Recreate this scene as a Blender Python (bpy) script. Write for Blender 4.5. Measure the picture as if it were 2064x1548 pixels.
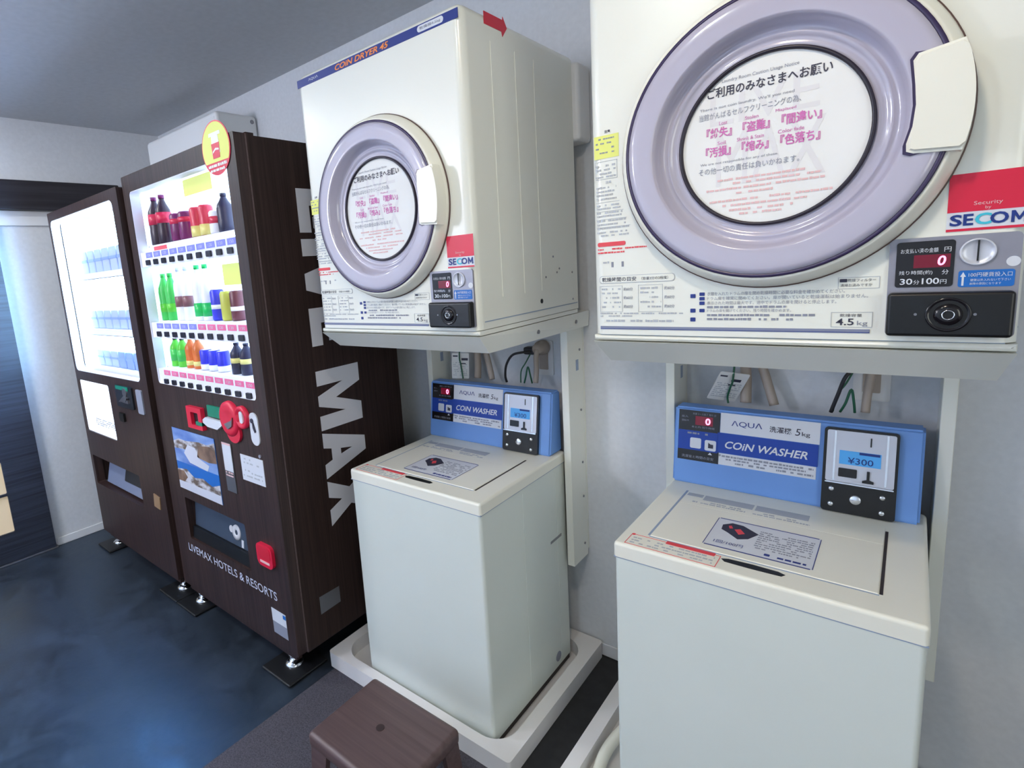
import bpy, bmesh, math, random
from mathutils import Vector, Matrix, Euler
for o in list(bpy.data.objects): bpy.data.objects.remove(o)
SC = bpy.context.scene
COL = SC.collection
random.seed(7)
def lin(c):
    return tuple(((x/255)/12.92 if x/255 <= .04045 else ((x/255+.055)/1.055)**2.4) for x in c)

# ------------------------------------------------------------------ camera
cam = bpy.data.cameras.new('camera'); camo = bpy.data.objects.new('camera', cam); COL.objects.link(camo)
camo.location = (0.28748, -1.67387, 1.39725)
camo.rotation_euler = Euler((1.405954, 0.0755378, 0.7180925), 'XYZ')
cam.sensor_fit = 'HORIZONTAL'; cam.sensor_width = 36.0
cam.lens = 1110.994/2064*36.0
cam.shift_x = (1032-852.6257)/2064
cam.shift_y = -(774-724.0511)/2064
cam.clip_start = .02
SC.camera = camo
# ------------------------------------------------------------------ world, lights, exposure
w = bpy.data.worlds.new('world'); SC.world = w; w.use_nodes = True
w.node_tree.nodes['Background'].inputs[0].default_value = (.75, .85, 1, 1)
w.node_tree.nodes['Background'].inputs[1].default_value = .1
SC.view_settings.view_transform = 'Standard'; SC.view_settings.look = 'None'
SC.view_settings.gamma = 1; SC.view_settings.use_curve_mapping = False
SC.view_settings.exposure = 0.0
def lamp(name, loc, size, energy, color, rot=(0, 0, 0), size_y=None):
    l = bpy.data.lights.new(name, 'AREA'); l.energy = energy; l.color = color; l.size = size
    l.shape = 'DISK'
    if size_y: l.shape = 'RECTANGLE'; l.size_y = size_y
    o = bpy.data.objects.new(name, l); COL.objects.link(o); o.location = loc; o.rotation_euler = rot
    return o
CEIL = 2.323
lamp('downlight_near', (.06, -1.45, CEIL-.012), .13, 7.6, (1, .83, .64))
lamp('downlight_behind', (-.35, -1.75, CEIL-.012), .13, 5, (.92, 1, .93))
lamp('left_wall_fill', (-2.6, -1.7, CEIL-.012), .13, 16, (.94, .98, .95))  # unseen lamp added to brighten the left wall
lamp('front_fill', (-.6, -3.66, 1.3), 2.4, 3.5, (.74, .87, 1), rot=(math.radians(90), 0, 0), size_y=1.5)  # unseen soft panel added as bluish frontal fill
lamp('side_fill', (2.26, -2.5, 1.55), 1.6, 24, (.96, .98, .88), rot=(0, math.radians(90), 0), size_y=1.4)  # unseen panel added on the right to lift left wall and side faces
pb = bpy.data.lights.new('room_fill', 'POINT'); pb.energy = 63; pb.color = (.90, .88, .96); pb.shadow_soft_size = .16  # unseen point lamp added as general fill for ceiling and walls
po = bpy.data.objects.new('room_fill', pb); COL.objects.link(po); po.location = (-2.2, -2.6, 1.9)

# ------------------------------------------------------------------ materials
def mat(name, col, rough=.5, metal=0, spec=.5, coat=0, emit=None, estr=0, alpha=1, trans=0, raw=False):
    m = bpy.data.materials.new(name); m.use_nodes = True
    b = m.node_tree.nodes['Principled BSDF']
    c = col if raw else lin(col)
    b.inputs['Base Color'].default_value = (*c, 1); b.inputs['Roughness'].default_value = rough
    b.inputs['Metallic'].default_value = metal; b.inputs['Specular IOR Level'].default_value = spec
    b.inputs['Coat Weight'].default_value = coat; b.inputs['Coat Roughness'].default_value = .08
    if emit: b.inputs['Emission Color'].default_value = (*emit, 1); b.inputs['Emission Strength'].default_value = estr
    return m
def nodes(m): return m.node_tree.nodes, m.node_tree.links, m.node_tree.nodes['Principled BSDF']
def vary(m, a, b, scale=(1, 1, 1), nscale=8, detail=4, bump=0, rough=None, dist=.001, lo=.3, hi=.7):
    """procedural colour between a and b from stretched noise, with optional bump"""
    n, l, p = nodes(m)
    tc = n.new('ShaderNodeTexCoord'); mp = n.new('ShaderNodeMapping'); mp.inputs['Scale'].default_value = scale
    nz = n.new('ShaderNodeTexNoise'); nz.inputs['Scale'].default_value = nscale; nz.inputs['Detail'].default_value = detail
    rp = n.new('ShaderNodeValToRGB')
    rp.color_ramp.elements[0].position = lo; rp.color_ramp.elements[0].color = (*lin(a), 1)
    rp.color_ramp.elements[1].position = hi; rp.color_ramp.elements[1].color = (*lin(b), 1)
    l.new(tc.outputs['Object'], mp.inputs[0]); l.new(mp.outputs[0], nz.inputs['Vector'])
    l.new(nz.outputs['Fac'], rp.inputs[0]); l.new(rp.outputs[0], p.inputs['Base Color'])
    if bump:
        bp = n.new('ShaderNodeBump'); bp.inputs['Strength'].default_value = bump; bp.inputs['Distance'].default_value = dist
        l.new(nz.outputs['Fac'], bp.inputs['Height']); l.new(bp.outputs[0], p.inputs['Normal'])
    return m
M = {}
M['cream'] = vary(mat('cream_enamel', (232, 231, 216), .28, coat=.25), (235, 236, 228), (232, 233, 224), nscale=3)
M['cream_plastic'] = vary(mat('cream_plastic', (236, 234, 216), .35), (237, 236, 225), (234, 233, 221), nscale=6)
M['pale_steel'] = vary(mat('pale_steel', (214, 221, 226), .34, coat=.2), (222, 228, 222), (217, 224, 218), nscale=3)
M['white_plastic'] = vary(mat('white_plastic', (226, 226, 226), .4), (228, 228, 228), (222, 222, 223), nscale=6)
M['pan'] = vary(mat('pan_plastic', (232, 230, 230), .38), (234, 232, 232), (228, 226, 226), nscale=6)
M['blue'] = vary(mat('blue_paint', (110, 155, 222), .45), (112, 157, 224), (106, 150, 217), nscale=5)
M['blue_print'] = mat('blue_print', (8, 60, 160), .4)
M['slate'] = mat('slate_print', (128, 134, 160), .5)
M['navy'] = mat('navy_print', (34, 52, 130), .4)
M['skyblue'] = mat('sky_blue_print', (20, 104, 190), .4)
M['black'] = mat('black_plastic', (16, 17, 20), .35)
M['gloss_black'] = mat('black_gloss', (18, 14, 20), .15)
M['ink'] = mat('dark_ink', (52, 52, 72), .6)
M['grey_ink'] = mat('grey_ink', (140, 144, 160), .6)
M['pale_ink'] = mat('pale_ink', (180, 184, 192), .6)
M['pink_ink'] = mat('pink_ink', (206, 108, 178), .6)
M['rose_ink'] = mat('rose_ink', (228, 188, 190), .6)
M['red_ink'] = mat('red_ink', (226, 74, 84), .6)
M['red'] = mat('red_print', (216, 28, 64), .4)
M['red_arrow'] = mat('red_arrow_film', (205, 30, 55), .4)
M['orange_ink'] = mat('orange_ink', (240, 140, 60), .5)
M['white'] = mat('white_print', (240, 240, 242), .5)
M['paper'] = vary(mat('paper', (236, 237, 236), .7), (238, 239, 238), (230, 231, 232), nscale=5)
M['label_white'] = mat('label_white', (214, 218, 228), .5)
M['watermark'] = mat('watermark_ink', (224, 223, 227), .7)
M['yellow'] = mat('yellow_note', (232, 236, 128), .6)
M['teal'] = mat('teal_print', (60, 190, 215), .5)
M['cobalt'] = mat('cobalt_print', (20, 50, 130), .5)
M['silver'] = vary(mat('silver_paint', (150, 150, 162), .38, metal=.35), (154, 154, 166), (146, 146, 158), nscale=20)
M['silver_bright'] = mat('silver_bright', (205, 208, 220), .32, metal=.25)
M['chrome'] = mat('chrome', (225, 228, 235), .12, metal=1)
M['steel'] = mat('dull_steel', (150, 150, 155), .35, metal=.9)
M['lavender'] = vary(mat('lavender_plastic', (186, 182, 210), .16, coat=.5), (186, 182, 200), (180, 176, 194), nscale=3)
M['purple_dark'] = mat('dark_purple_gasket', (58, 48, 84), .3)
M['gasket'] = mat('dark_gasket', (34, 28, 44), .35)
M['groove'] = mat('groove_shadow_line', (150, 165, 190), .5)
M['brown_line'] = mat('brown_seal', (92, 70, 66), .5)
M['lcd'] = mat('blue_lcd', (70, 150, 215), .3, emit=lin((70, 150, 215)), estr=.25)
M['led_field'] = mat('red_led_window', (70, 5, 25), .25, emit=lin((150, 0, 50)), estr=.35)
M['led'] = mat('red_led_digit', (255, 60, 120), .4, emit=(1, .25, .5), estr=3)
M['green_led'] = mat('green_display', (0, 110, 90), .3, emit=lin((0, 130, 100)), estr=.25)
M['gap_dark'] = mat('dark_grey_gap', (52, 44, 46), .6)
M['copper'] = mat('copper_mark', (150, 120, 90), .4)
M['beige'] = mat('beige_plastic', (170, 157, 146), .5)
M['green_wire'] = mat('green_wire', (30, 92, 66), .5)
M['black_wire'] = mat('black_wire', (34, 34, 40), .5)
M['hose'] = mat('hose_plastic', (232, 232, 220), .4)
M['door_glass'] = mat('door_glass', (196, 178, 150), .5, emit=lin((205, 185, 150)), estr=.45)
M['frosted'] = mat('frosted_daylight_pane', (200, 220, 245), .5, emit=(.24, .50, 1.0), estr=17)
# wood grain laminate (vertical)
M['wood'] = vary(mat('dark_wood_laminate', (52, 38, 38), .42, spec=.35), (38, 27, 27), (66, 49, 47), scale=(60, 60, 1.2), nscale=2.2, detail=6, bump=.05)
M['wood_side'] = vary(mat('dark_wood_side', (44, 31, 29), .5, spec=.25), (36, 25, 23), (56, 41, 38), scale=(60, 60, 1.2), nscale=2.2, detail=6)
M['door_wood'] = vary(mat('black_wood_door', (40, 44, 54), .4), (30, 33, 42), (56, 61, 74), scale=(1, 1.2, 60), nscale=2, detail=5)
M['rail_wood'] = vary(mat('black_wood_rail', (34, 32, 38), .45), (28, 26, 32), (46, 43, 50), scale=(1, 1.2, 40), nscale=2, detail=4)
M['stool'] = vary(mat('brown_stool_plastic', (88, 70, 70), .42), (80, 63, 63), (98, 79, 79), scale=(1.5, 50, 50), nscale=1.6, detail=5)
M['stool_dark'] = mat('stool_hole', (52, 36, 38), .5)
M['wall'] = vary(mat('white_wallpaper', (214, 217, 222), .8), (217, 220, 225), (210, 213, 218), nscale=60, bump=.06, dist=.001)
M['ceil'] = vary(mat('ceiling_paper', (196, 198, 202), .85), (199, 201, 205), (192, 194, 198), nscale=40, bump=.05, dist=.001)
M['base'] = mat('white_skirting', (222, 224, 228), .5)
M['ac'] = mat('ac_white', (232, 234, 236), .45)
M['rubber'] = mat('black_rubber', (22, 24, 28), .45)
M['letters'] = mat('silver_white_letters', (205, 206, 214), .55)
M['sil_text'] = mat('pale_letters', (196, 200, 220), .5)
M['glow'] = mat('backlit_panel', (225, 232, 255), .5, emit=(.58, .78, 1.0), estr=3.6)
M['glow_cold'] = mat('backlit_panel_cold', (225, 236, 255), .5, emit=(.36, .66, 1.0), estr=80)
M['tube'] = mat('light_tube', (255, 255, 255), .5, emit=(.43, .72, 1.0), estr=14)
M['tube_soft'] = mat('light_tube_soft', (255, 255, 255), .5, emit=(.7, .84, 1.0), estr=3.5)
M['case_white'] = mat('case_white', (236, 238, 250), .5)
M['pink_strip'] = mat('pink_price_strip', (236, 110, 160), .5)
M['blue_strip'] = mat('blue_price_strip', (135, 140, 235), .5)
M['btn'] = mat('select_button', (30, 30, 46), .3)
M['shade_glass'] = mat('hatch_plastic', (66, 78, 96), .2)
M['hatch'] = mat('hatch_dark', (30, 34, 42), .3)
def glass():
    m = bpy.data.materials.new('clear_pane'); m.use_nodes = True
    n, l = m.node_tree.nodes, m.node_tree.links
    n.remove(n['Principled BSDF']); out = n['Material Output']
    t = n.new('ShaderNodeBsdfTransparent'); g = n.new('ShaderNodeBsdfGlossy'); g.inputs['Roughness'].default_value = .05
    mx = n.new('ShaderNodeMixShader'); mx.inputs[0].default_value = .012
    l.new(t.outputs[0], mx.inputs[1]); l.new(g.outputs[0], mx.inputs[2]); l.new(mx.outputs[0], out.inputs[0])
    return m
M['glass'] = glass()
def floor_mat():
    m = mat('dark_vinyl', (40, 44, 50), .34, spec=1.0); n, l, p = nodes(m)
    tc = n.new('ShaderNodeTexCoord')
    a = n.new('ShaderNodeTexNoise'); a.inputs['Scale'].default_value = 7; a.inputs['Detail'].default_value = 9; a.inputs['Roughness'].default_value = .7; a.inputs['Distortion'].default_value = .6
    rp = n.new('ShaderNodeValToRGB'); rp.color_ramp.elements[0].position = .32; rp.color_ramp.elements[0].color = (*lin((29, 32, 37)), 1)
    rp.color_ramp.elements[1].position = .70; rp.color_ramp.elements[1].color = (*lin((52, 57, 66)), 1)
    l.new(tc.outputs['Object'], a.inputs[0]); l.new(a.outputs[0], rp.inputs[0]); l.new(rp.outputs[0], p.inputs['Base Color'])
    p.inputs['Specular Tint'].default_value = (.26, .60, 1, 1)  # blue of the lit display's glare is put into the reflection tint
    b = n.new('ShaderNodeTexNoise'); b.inputs['Scale'].default_value = 45; b.inputs['Detail'].default_value = 5
    bp = n.new('ShaderNodeBump'); bp.inputs['Strength'].default_value = .25; bp.inputs['Distance'].default_value = .0015
    l.new(tc.outputs['Object'], b.inputs[0]); l.new(b.outputs[0], bp.inputs['Height']); l.new(bp.outputs[0], p.inputs['Normal'])
    mr = n.new('ShaderNodeMapRange'); mr.inputs[1].default_value = .3; mr.inputs[2].default_value = .7; mr.inputs[3].default_value = .30; mr.inputs[4].default_value = .50
    l.new(a.outputs[0], mr.inputs[0]); l.new(mr.outputs[0], p.inputs['Roughness'])
    return m
M['floor'] = floor_mat()
M['carpet'] = vary(mat('grey_carpet_tile', (78, 76, 84), .9, spec=.1), (66, 64, 72), (92, 90, 98), nscale=260, detail=3, bump=.3, dist=.002)
M['floor_in_shade'] = vary(mat('floor_shade_tone', (36, 37, 40), .7), (32, 33, 36), (42, 43, 46), nscale=30)  # floor darkened to carry the shade around the pans

# ------------------------------------------------------------------ mesh helpers
class F:                                       # a flat working frame: right, up, normal
    def __init__(s, o, r, v, n): s.o, s.r, s.v, s.n = Vector(o), Vector(r).normalized(), Vector(v).normalized(), Vector(n).normalized()
    def p(s, u, v, d=0): return s.o+s.r*u+s.v*v+s.n*d
def front(x0, y, z0=0): return F((x0, y, z0), (1, 0, 0), (0, 0, 1), (0, -1, 0))
def top(x0, z): return F((x0, 0, z), (1, 0, 0), (0, 1, 0), (0, 0, 1))
def rightside(x): return F((x, 0, 0), (0, 1, 0), (0, 0, 1), (1, 0, 0))
TXT = {}
def text_mesh(s, shear=0, bold=0):
    key = (s, shear, bold)
    if key in TXT: return TXT[key]
    c = bpy.data.curves.new('t', 'FONT'); c.body = s; c.shear = shear; c.offset = bold; c.fill_mode = 'FRONT'; c.resolution_u = 3
    o = bpy.data.objects.new('t', c); COL.objects.link(o)
    bpy.context.view_layer.update()
    dg = bpy.context.evaluated_depsgraph_get(); ev = o.evaluated_get(dg); me = ev.to_mesh()
    vs = [(v.co.x, v.co.y) for v in me.vertices]; fs = [tuple(p.vertices) for p in me.polygons]
    ev.to_mesh_clear(); bpy.data.objects.remove(o); bpy.data.curves.remove(c)
    TXT[key] = (vs, fs)
    return TXT[key]
def lines(parent, name, m, f, items, d, bold=0):
    for st, u, v, wd, ht in items: MB().text(f, st, u, v, wd, ht, d, bold=bold).build(name, m, parent)
class MB:
    def __init__(s): s.bm = bmesh.new(); s.soft = False
    def add(s, vs, fs, smooth=False):
        b = [s.bm.verts.new(v) for v in vs]
        for f in fs:
            try:
                q = s.bm.faces.new([b[i] for i in f]); q.smooth = smooth
            except ValueError: pass
        return s
    def merge(s, t, smooth=False):
        t.normal_update(); idx = {}
        for v in t.verts: idx[v] = s.bm.verts.new(v.co)
        for f in t.faces:
            q = s.bm.faces.new([idx[v] for v in f.verts]); q.smooth = smooth
        t.free(); return s
    def box(s, x0, x1, y0, y1, z0, z1, bev=0, seg=2, edges=None):
        t = bmesh.new(); bmesh.ops.create_cube(t, size=1)
        for v in t.verts: v.co = Vector(((x0+x1)/2+v.co.x*(x1-x0), (y0+y1)/2+v.co.y*(y1-y0), (z0+z1)/2+v.co.z*(z1-z0)))
        if bev:
            es = [e for e in t.edges if edges is None or edges((e.verts[0].co+e.verts[1].co)/2, (e.verts[1].co-e.verts[0].co).normalized())]
            bmesh.ops.bevel(t, geom=es, offset=bev, segments=seg, affect='EDGES', profile=.5)
        if bev: s.soft = True
        return s.merge(t, smooth=bool(bev))
    def poly(s, f, pts, d0, d1):
        n = len(pts)
        vs = [f.p(u, v, d0) for u, v in pts]+[f.p(u, v, d1) for u, v in pts]
        fs = [tuple(range(n-1, -1, -1)), tuple(range(n, 2*n))]+[(i, (i+1) % n, n+(i+1) % n, n+i) for i in range(n)]
        return s.add(vs, fs)
    def rect(s, f, u0, u1, v0, v1, d0=0, d1=.001): return s.poly(f, [(u0, v0), (u1, v0), (u1, v1), (u0, v1)], d0, d1)
    def rrect(s, f, u0, u1, v0, v1, r, d0=0, d1=.001, seg=5): return s.poly(f, rrp(u0, u1, v0, v1, r, seg), d0, d1)
    def outline(s, f, u0, u1, v0, v1, t, d0=0, d1=.0008):
        s.rect(f, u0, u1, v0, v0+t, d0, d1); s.rect(f, u0, u1, v1-t, v1, d0, d1)
        s.rect(f, u0, u0+t, v0+t, v1-t, d0, d1); return s.rect(f, u1-t, u1, v0+t, v1-t, d0, d1)
    def disc(s, f, cu, cv, r, d0=0, d1=.001, seg=32, rv=None):
        rv = rv or r
        return s.poly(f, [(cu+r*math.cos(2*math.pi*i/seg), cv+rv*math.sin(2*math.pi*i/seg)) for i in range(seg)], d0, d1)
    def lathe(s, f, cu, cv, prof, seg=96, smooth=True, closed=False):
        vs = []; m = len(prof)
        for i in range(seg):
            a = 2*math.pi*i/seg
            for r, d in prof: vs.append(f.p(cu+r*math.cos(a), cv+r*math.sin(a), d))
        fs = []
        for i in range(seg):
            j = (i+1) % seg
            for k in range(m if closed else m-1):
                k2 = (k+1) % m
                fs.append((i*m+k, j*m+k, j*m+k2, i*m+k2))
        return s.add(vs, fs, smooth)
    def cyl(s, x, y, z0, z1, r, seg=24, r2=None):
        r2 = r if r2 is None else r2
        vs = [(x+r*math.cos(2*math.pi*i/seg), y+r*math.sin(2*math.pi*i/seg), z0) for i in range(seg)]+[(x+r2*math.cos(2*math.pi*i/seg), y+r2*math.sin(2*math.pi*i/seg), z1) for i in range(seg)]
        fs = [tuple(range(seg-1, -1, -1)), tuple(range(seg, 2*seg))]
        s.add(vs, fs)
        return s.add(vs, [(i, (i+1) % seg, seg+(i+1) % seg, seg+i) for i in range(seg)], True)
    def turn(s, x, y, z0, prof, seg=20):       # lathe about z: (radius, height)
        f = F((x, y, z0), (1, 0, 0), (0, 1, 0), (0, 0, 1))
        s.lathe(f, 0, 0, prof, seg)
        return s
    def tube(s, pts, r, seg=10):
        pts = smooth_path([Vector(p) for p in pts]); rings = []
        for i, p in enumerate(pts):
            t = (pts[min(i+1, len(pts)-1)]-pts[max(i-1, 0)]).normalized()
            a = t.orthogonal().normalized() if i == 0 else (rings_a-t*rings_a.dot(t)).normalized()
            rings_a = a; b = t.cross(a)
            rings.append([p+(a*math.cos(2*math.pi*k/seg)+b*math.sin(2*math.pi*k/seg))*r for k in range(seg)])
        vs = [v for q in rings for v in q]; fs = [tuple(range(seg-1, -1, -1)), tuple((len(rings)-1)*seg+k for k in range(seg))]
        for i in range(len(rings)-1):
            for k in range(seg): fs.append((i*seg+k, i*seg+(k+1) % seg, (i+1)*seg+(k+1) % seg, (i+1)*seg+k))
        return s.add(vs, fs, True)
    def text(s, f, st, u0, v0, wd=None, ht=None, d=.0012, shear=0, bold=0, center=False):
        vs, fs = text_mesh(st, shear, bold)
        if not vs: return s
        x0 = min(v[0] for v in vs); x1 = max(v[0] for v in vs); y0 = min(v[1] for v in vs); y1 = max(v[1] for v in vs)
        sx = wd/(x1-x0) if wd else None; sy = ht/(y1-y0) if ht else sx
        if sx is None: sx = sy
        if center: u0 = u0-(x1-x0)*sx/2
        return s.add([f.p(u0+(x-x0)*sx, v0+(y-y0)*sy, d) for x, y in vs], fs)
    def dashes(s, f, u0, u1, v, h, d=.001, fill=.8):    # a line of print too small to read
        u = u0
        while u < u1:
            wd = min(random.uniform(.6, 2.6)*h, u1-u)
            if random.random() < fill: s.rect(f, u, u+wd*.86, v, v+h*random.uniform(.75, 1), d-.0004, d)
            u += wd+h*.12
        return s
    def plate(s, f, outer, holes, d0, d1):     # plate with holes
        c = bpy.data.curves.new('p', 'CURVE'); c.dimensions = '2D'; c.fill_mode = 'BOTH'; c.extrude = abs(d1-d0)/2
        for loop in [outer]+holes:
            sp = c.splines.new('POLY'); sp.points.add(len(loop)-1); sp.use_cyclic_u = True
            for q, (u, v) in zip(sp.points, loop): q.co = (u, v, 0, 1)
        o = bpy.data.objects.new('p', c); COL.objects.link(o); bpy.context.view_layer.update()
        ev = o.evaluated_get(bpy.context.evaluated_depsgraph_get()); me = ev.to_mesh(); mid = (d0+d1)/2
        vs = [f.p(v.co.x, v.co.y, v.co.z+mid) for v in me.vertices]; fs = [tuple(p.vertices) for p in me.polygons]
        ev.to_mesh_clear(); bpy.data.objects.remove(o); bpy.data.curves.remove(c)
        return s.add(vs, fs)
    def build(s, name, m, parent=None, recalc=False):
        root = parent
        while root is not None and root.parent is not None: root = root.parent
        off = root.location.copy() if root else Vector((0, 0, 0))
        bmesh.ops.remove_doubles(s.bm, verts=s.bm.verts, dist=1e-6)
        if recalc: bmesh.ops.recalc_face_normals(s.bm, faces=s.bm.faces)
        if root is not None:
            for v in s.bm.verts: v.co -= off
        else:
            off = None
        if s.soft:
            s.bm.normal_update()
            for e in s.bm.edges:
                if len(e.link_faces) != 2 or e.calc_face_angle(0) > math.radians(52): e.smooth = False
        me = bpy.data.meshes.new(name); s.bm.to_mesh(me); s.bm.free()
        me.materials.append(m if not isinstance(m, str) else M[m])
        o = bpy.data.objects.new(name, me); COL.objects.link(o)
        if s.soft:
            wn = o.modifiers.new('weighted_normals', 'WEIGHTED_NORMAL'); wn.mode = 'FACE_AREA'; wn.weight = 100; wn.keep_sharp = True
        if parent: o.parent = parent
        return o
def rrp(u0, u1, v0, v1, r, seg=5):
    pts = []
    for cx, cy, a0 in ((u1-r, v0+r, -90), (u1-r, v1-r, 0), (u0+r, v1-r, 90), (u0+r, v0+r, 180)):
        for k in range(seg+1):
            a = math.radians(a0+90*k/seg); pts.append((cx+r*math.cos(a), cy+r*math.sin(a)))
    return pts
def smooth_path(p, n=6):
    if len(p) < 3: return p
    out = []
    for i in range(len(p)-1):
        a, b, c, d = p[max(i-1, 0)], p[i], p[i+1], p[min(i+2, len(p)-1)]
        for k in range(n):
            t = k/n
            out.append(.5*((2*b)+(c-a)*t+(2*a-5*b+4*c-d)*t*t+(3*b-a-3*c+d)*t**3))
    out.append(p[-1]); return out
def tag(o, label, cat, group=None):
    o['label'] = label; o['category'] = cat
    if group: o['group'] = group
    return o
def thing(name, loc, label, cat, group=None):
    o = bpy.data.objects.new(name, None); COL.objects.link(o); o.location = loc; o.empty_display_size = .1
    return tag(o, label, cat, group)
def struct(name, mb, m):
    o = mb.build(name, m, None, True); o['kind'] = 'structure'; return o
def center_origin(o):                          # single-mesh thing: origin to its base
    bb = [Vector(c) for c in o.bound_box]; c = sum(bb, Vector())/8; c.z = min(b.z for b in bb)
    o.data.transform(Matrix.Translation(-c)); o.location = c; return o

# ------------------------------------------------------------------ the room
XL, XR, YF = -3.277, 2.3, -3.7
fl = struct('floor', MB().box(XL-.3, XR, YF, .1, -.06, 0), 'floor')
# grey carpet tile zone to the right of the vinyl, a few millimetres thick
struct('floor_carpet', MB().box(-1.2, XR, YF, -.60, -.02, .003), 'carpet')
struct('floor_shade', MB().box(-1.2, XR, -.60, 0, -.02, .002), 'floor_in_shade')  # floor strip with the shade between the pans put into its colour
struct('wall_back', MB().box(XL-.1, XR+.1, 0, .1, 0, CEIL), 'wall')
struct('wall_left', MB().box(XL-.1, XL, YF, 0, 0, CEIL), 'wall')
struct('wall_front', MB().box(XL-.1, XR+.1, YF-.1, YF, 0, CEIL), 'wall')
struct('wall_right', MB().box(XR, XR+.1, YF, 0, 0, CEIL), 'wall')
struct('ceiling', MB().box(XL-.1, XR+.1, YF-.1, .1, CEIL, CEIL+.08), 'ceil')
struct('baseboard_left', MB().box(XL, XL+.008, -.915, 0, .0, .045, .003, 1), 'base')
struct('baseboard_back', MB().box(XL+.009, XR, -.008, 0, .0032, .05, .003, 1), 'base')
# sliding door hung from a dark header rail on the left wall
struct('trim_1', MB().box(XL, XL+.055, -2.3, -.30, 1.852, 2.004, .004, 1), 'rail_wood')
struct('trim_2', MB().box(XL, XL+.012, -.925, -.30, 1.775, 1.852, .002, 1), 'base')
struct('trim_3', MB().box(XL, XL+.035, -2.3, -.92, 0, .012, .002, 1), 'steel')
fd = F((XL+.022, 0, 0), (0, -1, 0), (0, 0, 1), (1, 0, 0))
d = struct('door_1', MB().plate(fd, [(.93, .014), (1.80, .014), (1.80, 1.851), (.93, 1.851)], [rrp(1.098, 1.62, .175, .375, .004, 1), rrp(1.098, 1.62, .388, .56, .004, 1)], -.014, .014), 'door_wood')
MB().rect(fd, 1.09, 1.63, .17, .565, -.004, .002).build('door_pane', 'door_glass', d)

# ------------------------------------------------------------------ air conditioner
t = thing('air_conditioner', (-2.575, -.11, 1.93), 'white wall-mounted air conditioner near the ceiling behind the vending machines', 'air conditioner')
MB().box(-2.955, -2.192, -.222, -.001, 1.93, 2.195, .018, 3).build('housing', 'ac', t)
MB().box(-2.94, -2.207, -.2235, -.221, 1.99, 2.17, .001, 1).build('front_panel', 'ac', t)
MB().box(-2.93, -2.22, -.2228, -.16, 1.927, 1.945).build('air_outlet', 'black', t)
MB().disc(rightside(-2.192), -.032, 2.165, .010, 0, .003).build('screw_cap', 'steel', t)

# ------------------------------------------------------------------ laundry stack
OFF = .8780; DX = -1.0713; WX = -1.0567; DY = -.612; DB = 1.2256; DT = 1.965; WT = .7705
def secom(f, u0, v0, wd, ht, parent):
    s = MB().rect(f, u0, u0+wd, v0, v0+ht, 0, .0008).build('security_sticker', 'label_white', parent)
    MB().rect(f, u0, u0+wd, v0+ht*.335, v0+ht, .0009, .0012).build('red_field', 'red', s)
    MB().rect(f, u0, u0+wd*.985, v0, v0+ht*.045, .0009, .0012).build('red_rule', 'red', s)
    MB().text(f, 'Security', u0+wd*.32, v0+ht*.42, wd*.34, ht*.085, .0016).text(f, 'by', u0+wd*.46, v0+ht*.35, wd*.07, ht*.065, .0016).build('small_lettering', 'rose_ink', s)
    a, b = u0+wd*.04, v0+ht*.095; h = ht*.20; L = wd*.92
    q = [('SE', 0, .30), ('OM', .51, .48)]
    k = MB()
    k.text(f, 'S', a, b, L*.165, h, .0016, bold=.03).text(f, 'E', a+L*.18, b, L*.135, h, .0016, bold=.03)
    k.text(f, 'O', a+L*.53, b, L*.235, h, .0017, bold=.03)
    m0 = a+L*.795; mw = L*.20
    k.poly(f, [(m0+mw*x, b+h*y) for x, y in ((0, 0), (.21, 0), (.21, .62), (.44, .18), (.56, .18), (.79, .62), (.79, 0), (1, 0), (1, 1), (.78, 1), (.5, .46), (.22, 1), (0, 1))], .0010, .0016)
    k.build('lettering', 'cobalt', s)
    MB().text(f, 'C', a+L*.335, b, L*.215, h, .0016, bold=.03).build('letter_c', 'teal', s)
def arc(cu, cv, r, a0, a1, n): return [(cu+r*math.cos(math.radians(a0+(a1-a0)*i/n)), cv+r*math.sin(math.radians(a0+(a1-a0)*i/n))) for i in range(n+1)]
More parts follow.
